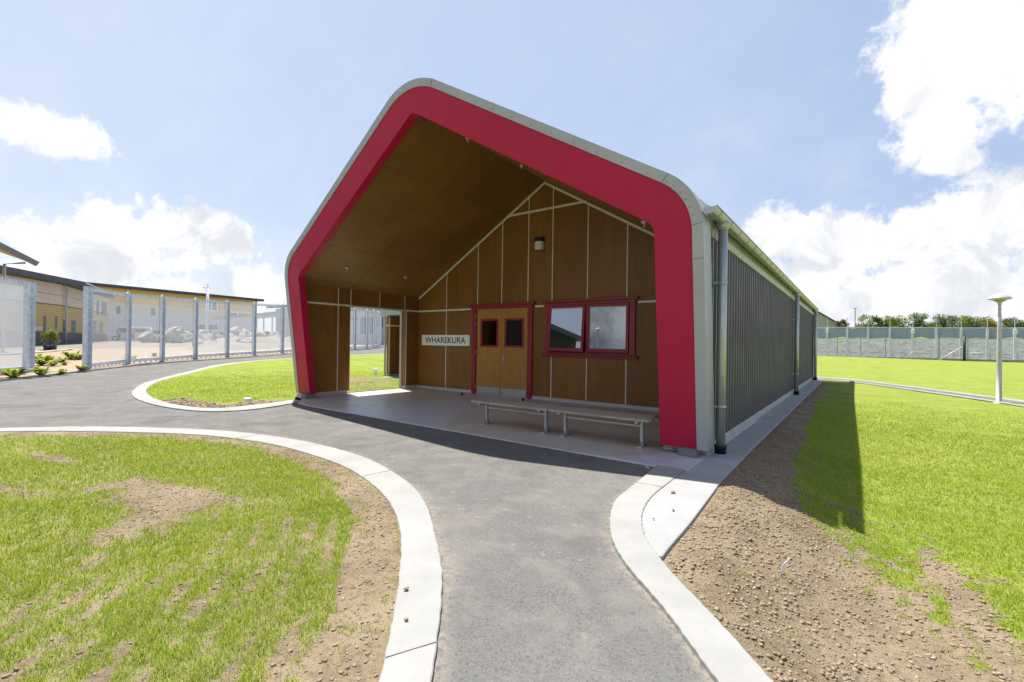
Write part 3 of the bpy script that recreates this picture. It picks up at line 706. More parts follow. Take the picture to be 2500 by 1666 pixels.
MB().box(XL-.19, XL+.02, 6.04, 7.29, 0.0, .112).build('wall_footing', UPST, lw, .004); MB().box(-10.70, -10.50, 6.0, 6.2, 0, .119).build('portal_column', DGREY, bld, .004); MB().box(XL-.2, XL+.014, 9.262, YW-.016, .0, .1).build('wall_footing', UPST, lw, .004)

# right porch wall, inside face, and leg footing
mb = MB(); mb.box(-1.74, -1.728, 6.28, YW, .09, 2.8); rw = mb.build('side_wall', PLYV, bld)
MB().box(-1.727, -1.56, 6.28, 23.8, .1, 2.95).build('wall_core', DGREY, rw)
MB().box(-1.80, -1.585, 6.0, 6.2, -.03, .11).build('portal_column', DGREY, bld, .006)
mb = MB(); mb.box(-1.76, -1.512, 6.27, 23.8, -.02, .135); mb.build('wall_upstand', TRIMW, rw, .004)
# trapezoid sheet cladding on the long side
mb = MB(); pts = []; y = 6.2; k = 0
while y < 23.78:
    pts += [(-1.535, y), (-1.535, y+.055), (-1.50, y+.075), (-1.50, y+.115), (-1.535, y+.135)]; y += .19
pts = [(x-.018, y_) for x, y_ in pts]; n = len(pts); vs = [(x, y_, .125) for x, y_ in pts]+[(x, y_, 2.80) for x, y_ in pts]
mb.add(vs, [(i, i+1, n+i+1, n+i) for i in range(n-1)])
mb.add([(-1.56, y_, z) for y_ in (6.2, 23.8) for z in (.125, 2.8)], [(0, 1, 3, 2)])
cl = mb.build('sheet_cladding', CLAD, bld)
mb = MB(); mb.box(-1.565, -1.492, 6.42, 23.8, 2.80, 2.905); mb.box(-1.565, -1.489, 6.31, 6.40, 2.80, 2.905); mb.build('cladding_head_trim', TRIMW, cl, .004)
mb = MB(); mb.box(-1.57, -1.515, 6.2, 23.8, 2.906, 3.14); mb.box(-1.57, -1.53, 23.8, 23.83, .1, 3.1); mb.build('eave_board', SOFFIT, cl)
MB().box(-1.75, -1.48, 23.81, 23.88, .02, 3.05).build('corner_trim', DGREY, cl)

# porch ceiling
mb = MB(); yj = [5.86, 7.36, 8.86, YW-.002]
for sgn in (-1, 1):
    xs = [0.0]+[.10+1.05*k+.0 for k in range(1, 5)]+[4.51]; xs = [0, 1.12, 2.17, 3.22, 4.27, 4.51]
    for a, b_ in zip(xs[:-1], xs[1:]):
        for c_, d_ in zip(yj[:-1], yj[1:]):
            xa, xb = CX+sgn*(a+.004), CX+sgn*(b_-.004); ya, yb = c_+.004, d_-.004
            first = c_ == yj[0]; ya1, ya2 = (yfront(zc(xa))+.13, yfront(zc(xb))+.13) if first else (ya, ya)
            q = lambda h: [(xa, ya1, zc(xa)+h), (xb, ya2, zc(xb)+h), (xb, yb, zc(xb)+h), (xa, yb, zc(xa)+h)]
            mb.hexa(q(0), q(.012))
ce = mb.build('porch_ceiling', PLYC, bld)
mb = MB()
for sgn in (-1, 1):
    q = lambda h, w_=4.6: [(CX, 5.65, 5.463+h), (CX+sgn*w_, 6.0, 5.463+h-SL*w_), (CX+sgn*w_, 23.8, 5.463+h-SL*w_), (CX, 23.8, 5.463+h)]
    mb.hexa(q(.002), q(.12))
mb.build('ceiling_backing', BLACK, ce)
# roof
mb = MB()
for sgn in (-1, 1):
    y = 6.42; W_ = 4.86
    mb.hexa([(CX, 5.7, 5.93), (CX+sgn*4.7, 6.04, 5.93-SL*4.7), (CX+sgn*4.7, 6.42, 5.93-SL*4.7), (CX, 6.42, 5.93)], [(CX, 5.7, 6.02), (CX+sgn*4.7, 6.04, 6.02-SL*4.7), (CX+sgn*4.7, 6.42, 6.02-SL*4.7), (CX, 6.42, 6.02)])
    while y < 23.9:
        z0 = 6.03
        for (ya, yb, h) in ((y, y+.14, 0), (y+.14, y+.20, .03)):
            yb = min(yb, 23.95)
            if yb > ya: mb.hexa([(CX, ya, z0-.1), (CX+sgn*W_, ya, z0-.1-SL*W_), (CX+sgn*W_, yb, z0-.1-SL*W_), (CX, yb, z0-.1)], [(CX, ya, z0+h), (CX+sgn*W_, ya, z0+h-SL*W_), (CX+sgn*W_, yb, z0+h-SL*W_), (CX, yb, z0+h)])
        y += .2
rf = mb.build('roof', ROOFM, bld)
mb = MB(); mb.hexa([(-11.0, 23.8, 0), (-1.56, 23.8, 0), (-1.56, 23.8, 2.9), (-11.0, 23.8, 2.9)], [(-11.0, 23.7, 0), (-1.56, 23.7, 0), (-1.56, 23.7, 2.9), (-11.0, 23.7, 2.9)])
mb.hexa([(-11.0, 23.8, 2.9), (-1.56, 23.8, 2.9), (CX+.01, 23.8, 5.8), (CX-.01, 23.8, 5.8)], [(-11.0, 23.7, 2.9), (-1.56, 23.7, 2.9), (CX+.01, 23.7, 5.8), (CX-.01, 23.7, 5.8)])
mb.build('end_wall', CLAD, bld)
# gutter: half round with brackets
GX, GZ, GR = -1.405, 3.05, .076
mb = MB(); n = 14; vs = []; fs = []
ys = [5.80, 23.9]
for y in ys:
    for k in range(n+1):
        a = math.pi+math.pi*k/n; vs.append((GX+GR*math.cos(a), y, GZ+GR*math.sin(a)))
    for k in range(n, -1, -1):
        a = math.pi+math.pi*k/n; vs.append((GX+(GR-.004)*math.cos(a), y, GZ+(GR-.004)*math.sin(a)))
m_ = 2*(n+1)
for k in range(m_): fs.append((k, (k+1) % m_, m_+(k+1) % m_, m_+k))
mb.add(vs, fs, 0, True)
for y in ys:
    mb.add([(GX, y, GZ)]+[(GX+GR*math.cos(math.pi+math.pi*k/n), y, GZ+GR*math.sin(math.pi+math.pi*k/n)) for k in range(n+1)], [(0, k+1, k+2) for k in range(n)])
mb.tube([(GX+GR, 5.80, GZ+.004), (GX+GR, 23.9, GZ+.004)], .010, 8)
gu = mb.build('gutter', ZINC, bld)
for i in range(30):
    y = 6.06+i*.6
    if y > 23.8: break
    mb = MB(); mb.tube([(GX+(GR+.004)*math.cos(math.pi*(1+k/8)), y, GZ+(GR+.004)*math.sin(math.pi*(1+k/8))) for k in range(9)], .007, 6)
    mb.bar((GX+GR, y, GZ+.012), (GX-GR-.03, y, GZ+.05), .02, .004); mb.build('gutter_bracket', GALV, gu)
for j, y in enumerate((6.47, 15.92, 23.72)):
    mb = MB(); mb.tube([(GX, y, .10), (GX, y, 2.93)], .058, 20); dp = mb.build('downpipe', GALV, bld)
    mb = MB(); mb.tube([(GX, y, 2.90), (GX, y, 2.96), (GX, y, 3.0)], [.06, .085, .088], 20); mb.build('outlet_cone', ZINC, dp)
    MB().tube([(GX, y, .02), (GX, y, .10), (GX, y, .105), (GX, y, .125)], [.072, .072, .078, .078], 20).build('drain_collar', BLACK, dp)
    for z in (.62, 2.22):
        mb = MB(); mb.tube([(GX, y, z-.018), (GX, y, z+.018)], .064, 20); mb.box(-1.53, GX-.04, y-.06, y-.045, z-.018, z+.018); mb.box(-1.53, GX-.04, y+.045, y+.06, z-.018, z+.018); mb.build('pipe_clip', GALV, dp)
    # dark upright strip on the cladding beside the nearest downpipe
MB().box(-1.53, -1.497, 6.36, 6.40, .13, 2.8).build('cladding_flashing', DGREY, cl)

# double door
mb = MB(); mb.box(-8.56, -8.42, YW-.055, YW-.001, .014, 2.40); mb.box(-6.70, -6.56, YW-.055, YW-.001, .014, 2.40); mb.box(-8.42, -6.70, YW-.055, YW-.001, 2.32, 2.40)
df = mb.build('door_frame', WRED, bld, .005)
MB().box(-8.64, -6.48, YW-.095, YW-.001, 2.401, 2.455).build('frame_cap', WRED, df, .006)
for sgn, x0, x1 in ((-1, -8.405, -7.562), (1, -7.556, -6.712)):
    ld = empty('door', (x0 if sgn < 0 else x1, YW-.02, .02), None, None); ld.parent = bld; ld.location = Vector((x0 if sgn < 0 else x1, YW-.02, .02))-wloc(bld)
    gx0, gx1 = (-8.22, -7.71) if sgn < 0 else (-7.39, -6.88)
    mb = MB(); mb.box(x0, x1, YW-.022, YW-.0012, .03, 1.35); mb.box(x0, x1, YW-.022, YW-.0012, 2.0, 2.318); mb.box(x0, gx0, YW-.022, YW-.0012, 1.35, 2.0); mb.box(gx1, x1, YW-.022, YW-.0012, 1.35, 2.0)
    mb.build('leaf', PLYD, ld)
    mb = MB(); o_ = .055
    mb.box(gx0-o_, gx1+o_, YW-.034, YW-.0225, 2.0, 2.0+o_); mb.box(gx0-o_, gx1+o_, YW-.034, YW-.0225, 1.35-o_, 1.35); mb.box(gx0-o_, gx0, YW-.034, YW-.0225, 1.35, 2.0); mb.box(gx1, gx1+o_, YW-.034, YW-.0225, 1.35, 2.0)
    vf = mb.build('vision_frame', WRED, ld, .003)
    MB().box(gx0+.001, gx1-.001, YW-.016, YW-.010, 1.351, 1.999).build('pane', DGLASS, vf)
    mb = MB(); mb.box(x0+.03, x1-.03, YW-.0255, YW-.0225, .035, .215); mb.build('kick_plate', GALV, ld)
    mb = MB()
    for z in (.22, 1.15, 1.92, 2.14): MB().tube([((x0-.004) if sgn < 0 else (x1+.004), YW-.062, z-.05), ((x0-.004) if sgn < 0 else (x1+.004), YW-.062, z+.05)], .009, 8).build('hinge', GALV, ld)
    if sgn > 0:
        mb = MB(); mb.box(-7.50, -7.455, YW-.030, YW-.0225, .94, 1.12); mb.tube([(-7.478, YW-.03, .985), (-7.478, YW-.075, .985), (-7.36, YW-.078, .985)], .010, 8); mb.tube([(-7.478, YW-.03, 1.07), (-7.478, YW-.045, 1.07)], .014, 10)
        mb.build('handle', ZINC, ld, .002)

# window
mb = MB(); X0, X1, Z0, Z1 = -6.17, -3.87, 1.17, 2.40
mb.box(X0, -6.06, YW-.045, YW-.001, Z0, Z1); mb.box(-4.0, X1, YW-.045, YW-.001, Z0, Z1); mb.box(-6.06, -4.0, YW-.045, YW-.001, 2.335, Z1); mb.box(-6.06, -4.0, YW-.045, YW-.001, Z0, 1.205); mb.box(-5.07, -5.025, YW-.045, YW-.001, 1.205, 2.335)
wf = mb.build('window_frame', WRED, bld, .005)
MB().box(-6.25, -3.80, YW-.085, YW-.001, 2.401, 2.455).build('frame_cap', WRED, wf, .006)
mb = MB(); mb.box(-6.25, -3.80, YW-.10, YW-.001, 1.135, 1.169); mb.box(-6.25, -3.80, YW-.06, YW-.001, 1.09, 1.134); mb.build('sill', WRED, wf, .006)
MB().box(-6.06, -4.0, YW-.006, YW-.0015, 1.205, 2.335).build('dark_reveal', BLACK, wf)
def sash(x0, x1, tilt):
    s_ = empty('awning_sash', (x0, YW-.04, 2.33), None, None); s_.parent = wf; s_.location = Vector(((x0+x1)/2, YW-.04, 2.33))-wloc(wf)
    W2 = (x1-x0)/2; b_ = .065; mb = MB(); y0, y1 = -.018, .018; z0 = -1.105
    mb.box(-W2, W2, y0, y1, -.065, 0); mb.box(-W2, W2, y0, y1, z0, z0+.085); mb.box(-W2, -W2+b_, y0, y1, z0+.085, -.065); mb.box(W2-b_, W2, y0, y1, z0+.085, -.065)
    mb.build('sash_frame', WRED, s_, .004, origin=None) if False else None
    me_o = mb.build('sash_frame', WRED, None, .004); me_o.parent = s_
    g = MB().box(-W2+b_, W2-b_, -.004, .004, z0+.085, -.065).build('pane', GLASS, None); g.parent = s_
    bl = MB().box(-W2+b_, W2-b_, -.007, -.0045, -.095, -.066).build('pane_top_strip', BATTEN, None); bl.parent = s_  # narrow white strip across the top of the pane
    st = MB(); st.tube([(-W2+.22, .02, z0+.10), (-W2+.26, .0, z0+.17)], .006, 6); st.tube([(W2-.22, .02, z0+.10), (W2-.26, .0, z0+.17)], .006, 6); q = st.build('stay', GALV, None); q.parent = s_
    s_.rotation_euler = (-tilt, 0, 0); return s_
sash(-6.055, -5.075, rad(5.2)); sash(-5.02, -4.01, rad(.5))

# sign, wall lamp, sprinklers, door stops -------------------------------------------------
sg = empty('wall_sign', (-9.635, YW-.012, 1.465), 'white name board reading WHAREKURA on the plywood wall left of the doors', 'sign')
SIGNW = flat('sign_white', (.88, .90, .92), .4, var=.03); SIGNK = flat('sign_black', (.012, .012, .014), .5)
MB().box(-10.60, -8.67, YW-.022, YW-.010, 1.31, 1.62).build('board', SIGNW, sg, .002)
text_mesh('lettering', 'WHAREKURA', 1.62, .178, SIGNK, sg, (-9.64, YW-.0235, 1.468), (rad(90), 0, 0))
wl = empty('bulkhead_lamp', (-6.375, YW, 3.9), 'black topped wall lamp with glass cover high on the gable', 'lamp')
mb = MB(); n = 14
def dprof(x0, x1, z0, z1, dep, mi=0):
    cxm = (x0+x1)/2; hw = (x1-x0)/2; ps = [(x0, YW-.002)]+[(cxm-hw*math.cos(math.pi*k/n), YW-.03-dep*math.sin(math.pi*k/n)) for k in range(n+1)]+[(x1, YW-.002)]
    return MB().prism(ps, z0, z1)
dprof(-6.52, -6.24, 3.95, 4.04, .13).build('cap', BLACK, wl, .012)
dprof(-6.505, -6.255, 3.73, 3.949, .11).build('glass_cover', LAMPCL, wl, .012)
dprof(-6.515, -6.245, 3.715, 3.729, .12).build('base_rim', DGREY, wl, .003)
def sprinkler(x, y, drop, label, k=1.0):
    z = zc(x); s_ = empty('sprinkler_head', (x, y, z), label, 'sprinkler', 'white sprinkler heads on the porch ceiling'); mb = MB()
    mb.lathe((x, y, z-drop), [(a_*k, b_*k) for a_, b_ in ((0, .012), (.02, .014), (.04, .0), (.018, -.006), (.012, -.03), (.01, -.045), (.022, -.048), (.022, -.052), (0, -.052))], 14)
    mb.tube([(x, y, z), (x, y, z-drop)], .012, 8); mb.build('sprinkler_body', LAMPM, s_)
    mb = MB(); mb.lathe((x, y, z-drop*.2), [(a_*k, b_*k) for a_, b_ in ((.0, .01), (.05, .008), (.055, -.01), (.03, -.014), (0, -.014))], 16); mb.build('cover_plate', BATTEN, s_)
sprinkler(-10.05, 6.75, .03, 'white sprinkler head low on the left ceiling slope, nearer the red frame')
sprinkler(-10.05, 8.6, .03, 'white sprinkler head low on the left ceiling slope, nearer the back wall')
sprinkler(-2.5, 6.6, .03, 'white sprinkler head at the right end of the right ceiling slope')
sprinkler(-5.5, 6.05, .045, 'white sprinkler head nearest the ridge under the red frame', .6)
sprinkler(-4.9, 6.85, .045, 'white sprinkler head halfway along the right ceiling slope', .6)
for x, y, lb in ((-8.4, 9.16, 'black rubber door stop on the floor left of the doors, by the wall upstand'), (-6.52, 9.3, 'black rubber door stop on the floor behind the left bench')):
    d_ = MB().lathe((x, y, .012), [(0, .0), (.032, 0), (.03, .05), (.024, .068), (0, .07)], 16).build('door_stop', RUBBER, None, origin=(x, y, .012)); tag(d_, lb, 'door stop', 'door stops')

# benches -------------------------------------------------------------
BOARD, t, b = newmat('weathered_hardwood'); v = geo(t, (2, 14, 14)); n_ = t.noise(v, 1.6, 6, .65, .6)
t.put(b.inputs['Base Color'], t.mix(t.ramp(n_, .3, .7), (.31, .245, .215), (.46, .385, .345))); b.inputs['Roughness'].default_value = .6; bump(t, b, n_, .2, .003)
BOARDY, t, b = newmat('weathered_hardwood_crosswise'); v = geo(t, (14, 2, 14)); n_ = t.noise(v, 1.6, 6, .65, .6)
t.put(b.inputs['Base Color'], t.mix(t.ramp(n_, .3, .7), (.20, .13, .095), (.30, .22, .18))); b.inputs['Roughness'].default_value = .6
def bench(label, board):
    r = empty('bench', (0, 0, 0), label, 'bench', 'slatted benches in the porch'); L = 1.535
    mb = MB()
    for k in range(4): y = -.236+k*.119; mb.box(-L/2, L/2, y, y+.108, .388, .422)
    mb.build('seat', board, r, .006)
    bo = MB()
    for x in (-.60, .60):
        for k in range(4):
            for dx in (-.03, .03): bo.lathe((x+dx, -.236+k*.119+.054, .4221), [(0, .003), (.007, .002), (.008, 0)], 8)
    bo.build('bolts', GALV, r)
    for x in (-.60, .60):
        mb = MB(); mb.box(x-.022, x+.022, -.022, .022, .03, .355); mb.bar((x, -.22, .372), (x, .22, .372), .045, .03)
        for sy in (-1, 1): mb.hexa([(x-.003, sy*.02, .032), (x-.003, sy*.10, .032), (x-.003, sy*.10, .038), (x-.003, sy*.02, .105)], [(x+.003, sy*.02, .032), (x+.003, sy*.10, .032), (x+.003, sy*.10, .038), (x+.003, sy*.02, .105)])
        mb.box(x-.04, x+.04, -.11, .11, .012, .030); mb.build('leg', GALV, r, .002)
    mb = MB(); mb.bar((-.60, 0, .295), (.60, 0, .295), .02, .025); mb.build('stretcher', GALV, r)
    return r
b1 = bench('slatted timber bench on steel legs, the left of the two below the window', BOARD); b1.location = (-4.50, 6.20, .0)
b2 = copy_tree(b1); b2.location = (-2.945, 6.19, 0); b2['label'] = 'slatted timber bench on steel legs, the one next to the red portal leg'
b3 = bench('slatted timber bench mostly hidden behind the right red portal leg', BOARDY); b3.rotation_euler = (0, 0, rad(90)); b3.location = (-1.985, 6.93, 0)

# small things lying about ---------------------------------------------
for (x, y), lb in (((-11.02, 4.92), 'white plastic drain cap in the soil by the back island kerb'), ((-15.31, 11.64), 'white plastic drain cap on the slab seen through the side opening')):
    z = Tz(x, y)+(.02 if x > -12 else .09); sq = MB().prism([(x+.085*math.cos(a), y+.085*math.sin(a)) for a in np.linspace(0, 2*math.pi, 16, endpoint=False)], z-.05, z+(.07 if x > -12 else .2)).build('drain_cap', SIGNW, None, .01, origin=(x, y, z)); tag(sq, lb, 'drain cap')
cg = MB().tube([(-1.95, 5.25, .006), (-1.885, 5.195, .006)], .006, 8).build('paper_scrap', SIGNW, None, origin=(-1.92, 5.22, 0)); tag(cg, 'small white paper scrap on the dark shaded asphalt', 'litter')
x, y = -.39, 3.61; z = Tz(x, y)
PIPEC = flat('clear_blue_tube', (.42, .46, .56), .25)
tb = MB().tube([(x-.01, y-.03, z-.01), (x, y, z+.06), (x+.005, y+.01, z+.09), (x+.04, y+.045, z+.13)], .0045, 8).build('plastic_tube', PIPEC, None, origin=(x, y, z)); tag(tb, 'thin pale plastic tube sticking out of the soil', 'tube')
for (x, y, s_) in ((-1.37, 4.42, .022), (-1.22, 3.95, .012), (-1.28, 3.65, .009), (-2.0, 1.75, .014), (-1.78, 1.56, .01)):
    bm = bmesh.new(); bmesh.ops.create_icosphere(bm, subdivisions=2, radius=s_)
    for v_ in bm.verts: v_.co *= random.uniform(.75, 1.2); v_.co.z *= .7
    me = bpy.data.meshes.new('stray_clod'); bm.to_mesh(me); bm.free(); me.materials.append(SOILC); o = bpy.data.objects.new('stray_clod', me); COL.objects.link(o); o.location = (x, y, .03)
    tag(o, {-1.37: 'largest stray soil clod on the pale pad, below the portal shadow', -1.22: 'small stray clod in the middle of the pale pad', -1.28: 'tiny stray clod on the pale pad near the kerb bend', -2.0: 'stray clod on the front island kerb, farther from the picture bottom', -1.78: 'stray clod on the front island kerb, nearer the picture bottom'}[x], 'clod', 'stray clods on the concrete')

# side annex seen through the opening ---------------------------------
an = empty('porch_annex', (-12.9, 12.2, 0), 'small plywood lined side porch with grey fascia seen through the opening', 'porch')
mb = MB(); mb.box(-14.62, -14.47, 11.62, 11.64, .14, 2.36); mb.box(-14.485, -14.47, 11.645, 12.75, .14, 2.36); mb.box(-14.46, -11.03, 12.75, 12.77, .14, 2.36); mb.build('wall_lining', PLYV, an)
mb = MB(); mb.box(-14.62, -14.486, 11.645, 12.95, .14, 2.4); mb.box(-14.62, -11.03, 12.78, 12.95, .1, 2.4); mb.build('wall_core', CLAD, an)
mb = MB(); mb.box(-14.47, -14.455, 11.60, 11.638, .1, 2.36); mb.box(-14.64, -11.03, 12.735, 12.748, 2.0, 2.05); mb.box(-14.468, -14.455, 11.65, 12.73, 2.0, 2.05); mb.box(-14.62, -14.48, 11.60, 11.618, 2.0, 2.05); mb.bar((-14.46, 12.73, 2.28), (-11.05, 12.73, 2.30), .02, .04, (0, 1, 0)); mb.build('joint_strips', BATTEN, an)
mb = MB(); mb.box(-14.68, -14.63, 11.55, 11.60, .05, 2.4); mb.build('corner_trim', FLASH, an)
mb = MB(); mb.box(-14.75, -11.03, 11.38, 13.1, 2.41, 2.69); mb.build('fascia', FLASH, an, .01); MB().box(-14.65, -11.03, 11.45, 13.0, 2.695, 2.75).build('roof', ROOFM, an)
MB().box(-14.64, -14.44, 11.60, 12.95, .05, .13).build('upstand', UPST, an)

# ------------------------------------------------------------------ lamp posts
def lamp_post(x, y, label, H=2.90, dish=.232, zb=None):
    zb = Tz(x, y) if zb is None else zb
    r = empty('lamp_post', (x, y, zb), label, 'lamp post', 'mushroom lamp posts'); o = (x, y, zb)
    MB().lathe(o, [(.11, 0), (.11, .02), (.059, .021), (.054, .9), (.045, 2.0*H/2.9), (.037, H-.55), (.030, H-.53), (.028, H-.30)], 18).build('pole', LAMPM, r)
    MB().lathe(o, [(.030, H-.46), (.036, H-.44), (.031, H-.42), (.036, H-.40), (.031, H-.37), (.032, H-.30), (.045, H-.25), (.085, H-.215), (.12, H-.20)], 24).build('neck', LAMPM, r)
    MB().lathe(o, [(dish*.97, H-.155), (dish, H-.148), (dish*.96, H-.125), (dish*.84, H-.085), (dish*.65, H-.05), (dish*.4, H-.022), (dish*.2, H-.008), (0, H-.004)], 28).build('lamp_dome', LAMPM, r)
    MB().lathe(o, [(dish*.96, H-.154), (.15, H-.178), (.07, H-.20), (0, H-.205)], 28).build('lens', LAMPM, r); return r
lamp_post(3.03, 17.52, 'pale grey mushroom lamp post beside the path on the right lawn', zb=0.0)
V = at(1460, 842, 31.6); lamp_post(V.x, 2*9.72-V.y, 'pale mushroom lamp post mirrored in the right window pane', zb=0)

# ------------------------------------------------------------------ mesh fences
def meshmat(name, px, pz, cover_x, cover_z, col, extra=0.0):
    m = bpy.data.materials.new(name); m.use_nodes = True; t = NT(m.node_tree); b = t.n['Principled BSDF']
    uv = t.node('ShaderNodeUVMap'); s_ = t.node('ShaderNodeSeparateXYZ', {0: uv.outputs[0]})
    fx = t.math('FRACT', t.math('DIVIDE', s_.outputs[0], px)); fz = t.math('FRACT', t.math('DIVIDE', s_.outputs[1], pz))
    k = t.math('MAXIMUM', t.math('LESS_THAN', fx, cover_x), t.math('LESS_THAN', fz, cover_z))
    t.put(b.inputs['Base Color'], col); b.inputs['Metallic'].default_value = .15; b.inputs['Roughness'].default_value = .55
    tr = t.node('ShaderNodeBsdfTransparent'); tl = t.node('ShaderNodeBsdfTranslucent', {'Color': col}); mt_ = t.node('ShaderNodeMixShader', {0: .5, 1: b.outputs[0], 2: tl.outputs[0]})
    mx = t.node('ShaderNodeMixShader', {0: k, 1: tr.outputs[0], 2: mt_.outputs[0]}); t.l.new(mx.outputs[0], t.n['Material Output'].inputs[0]); return m
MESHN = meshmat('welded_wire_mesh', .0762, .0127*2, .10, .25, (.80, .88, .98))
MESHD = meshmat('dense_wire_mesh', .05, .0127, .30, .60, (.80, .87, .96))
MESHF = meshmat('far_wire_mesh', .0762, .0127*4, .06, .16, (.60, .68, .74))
def panel(mb_pts, mat, parent, name='mesh_panel'):
    me = bpy.data.meshes.new(name); vs = []; fs = []; uvs = []
    for a, b_, z0, z1 in mb_pts:
        L = math.hypot(b_[0]-a[0], b_[1]-a[1]); k = len(vs); vs += [(a[0], a[1], z0[0]), (b_[0], b_[1], z0[1]), (b_[0], b_[1], z1[1]), (a[0], a[1], z1[0])]; fs.append((k, k+1, k+2, k+3)); uvs += [(0, 0), (L, 0), (L, z1[1]-z0[1]), (0, z1[0]-z0[0])]
    org = wloc(parent); me.from_pydata([(x-org.x, y-org.y, z-org.z) for x, y, z in vs], [], fs); uv = me.uv_layers.new(name='UVMap')
    for i, q in enumerate(uvs): uv.data[i].uv = q
    me.materials.append(mat); o = bpy.data.objects.new(name, me); COL.objects.link(o); o.parent = parent; return o
def security_fence(pts, label, H=3.5, name='security_fence', first=False, last=False, mat=None):
    pts = [Vector((p[0], p[1], Tz(*p))) for p in pts]; r = empty(name, pts[0], label, 'fence', 'galvanised mesh security fences')
    for i, p in enumerate(pts):
        q = pts[min(i+1, len(pts)-1)]-pts[max(i-1, 0)]; q.z = 0; d = q.normalized(); nrm = Vector((d.y, -d.x, 0))
        big = (first and i == 0) or (last and i == len(pts)-1); wd = .46 if big else .22; dp = .12
        mb = MB(); h = H+(.02 if big else 0)
        # folded plate post: web plus two flanges
        c0 = p-nrm*(-.04)
        def pl(a0, a1, n0, n1): 
            A = [p+d*a+nrm*n_+Vector((0, 0, -.05)) for a, n_ in ((a0, n0), (a1, n0), (a1, n1), (a0, n1))]; mb.hexa(A, [v_+Vector((0, 0, h+.05)) for v_ in A])
        pl(-wd/2, wd/2, .03, .045); pl(-wd/2, -wd/2+.012, .045, .045+dp); pl(wd/2-.012, wd/2, .045, .045+dp)
        po = mb.build('post', FENCEM, r)
        if not big:
            mb = MB(); c_ = p+nrm*.04+Vector((0, 0, h)); mb.add([c_-d*.13, c_+d*.13, c_+Vector((0, 0, .13)), c_-d*.13+nrm*.03, c_+d*.13+nrm*.03, c_+nrm*.03+Vector((0, 0, .13))], [(0, 1, 2), (5, 4, 3), (0, 3, 4, 1), (1, 4, 5, 2), (2, 5, 3, 0)]); mb.build('post_spike', FENCEM, po)
        mb = MB(); z = .25
        while z < H-.1:
            for a in ((-.075, .075) if not big else (-.18, .18)):
                c_ = p+d*a+nrm*.052+Vector((0, 0, z)); mb.box(c_.x-.014, c_.x+.014, c_.y-.014, c_.y+.014, c_.z-.014, c_.z+.014)
            z += .33
        mb.build('bolt_heads', DGREY, po)
    for i in range(len(pts)-1):
        a, b_ = pts[i], pts[i+1]; d = (b_-a); d.z = 0; L = d.length; d.normalize(); nrm = Vector((d.y, -d.x, 0)); a = a+d*.12; b_ = b_-d*.12
        panel([(a, b_, (a.z+.16, b_.z+.16), (a.z+H-.10, b_.z+H-.10))], mat or MESHN, r)
        mb = MB(); mb.bar(a+Vector((0, 0, .17)), b_+Vector((0, 0, .17)), .05, .16); k = 0
        while k < L: c_ = a+(b_-a)*(k/L); mb.box(c_.x-.03, c_.x+.03, c_.y-.03, c_.y+.03, c_.z-.02, c_.z+.1); k += .38
        mb.build('bottom_rail', FENCEM, r)
        mb = MB(); mb.bar(a+Vector((0, 0, H-.10)), b_+Vector((0, 0, H-.10)), .02, .06); n_ = max(3, int(L/.19))
        for k in range(n_):
            c_ = a+(b_-a)*((k+.5)/n_)+Vector((0, 0, H-.08)); s_ = .075
            mb.add([c_-d*s_, c_+d*s_, c_+d*s_*.5+Vector((0, 0, .05)), c_+d*s_*.9+Vector((0, 0, .17)), c_+d*s_*.1+Vector((0, 0, .07)), c_-d*s_*.7+Vector((0, 0, .14))]+
                   [v_+nrm*.012 for v_ in (c_-d*s_, c_+d*s_, c_+d*s_*.5+Vector((0, 0, .05)), c_+d*s_*.9+Vector((0, 0, .17)), c_+d*s_*.1+Vector((0, 0, .07)), c_-d*s_*.7+Vector((0, 0, .14)))],
                   [(0, 1, 2, 4, 5), (2, 3, 4), (11, 10, 8, 7, 6), (10, 9, 8), (0, 6, 7, 1), (5, 11, 6, 0)])
        mb.build('top_spikes', FENCEM, r)
    return r
fp = [(-26.25, 5.1), (-29.1, 7.2), (-30.2, 8.95), (-31.4, 10.95), (-32.2, 13.0), (-32.75, 14.9), (-33.7, 17.3), (-34.2, 19.6), (-34.7, 21.9), (-35.0, 24.3), (-35.8, 26.1), (-36.8, 27.6), (-38.4, 29.3), (-40.3, 31.0), (-43, 33.2)]
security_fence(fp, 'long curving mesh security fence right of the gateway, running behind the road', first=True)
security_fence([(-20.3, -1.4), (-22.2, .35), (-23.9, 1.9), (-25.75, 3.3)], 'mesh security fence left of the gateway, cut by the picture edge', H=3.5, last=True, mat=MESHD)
pl_ = MB().prism([(-24.9, 3.0), (-25.2, 2.8), (-27.0, 5.2), (-26.6, 5.4)], -.02, .05).build('gateway_plinth', KERBM, None, .01); pl_['kind'] = 'structure'
md = sheet('garden_bed', [(-19, -3), (-21.6, 2.1), (-24.9, 4.55), (-28.6, 7.9), (-30.6, 12.5), (-34, 21), (-38, 24), (-50, 20), (-50, 2), (-30, -8)], polar(19, 60, .02, -1.9, -.7), lambda x, y: T(x, y)+.03+.05*(fbm(x, y, .8, 4)-.5), BARK_MULCH)
gp = smooth([(-42, 3.2), (-44.5, 5.9), (-46.5, 7.2), (-49.6, 8.9)], 4); lift('garden_path', gp+np.array([-2.2, .9]), gp, KERBM, .14)

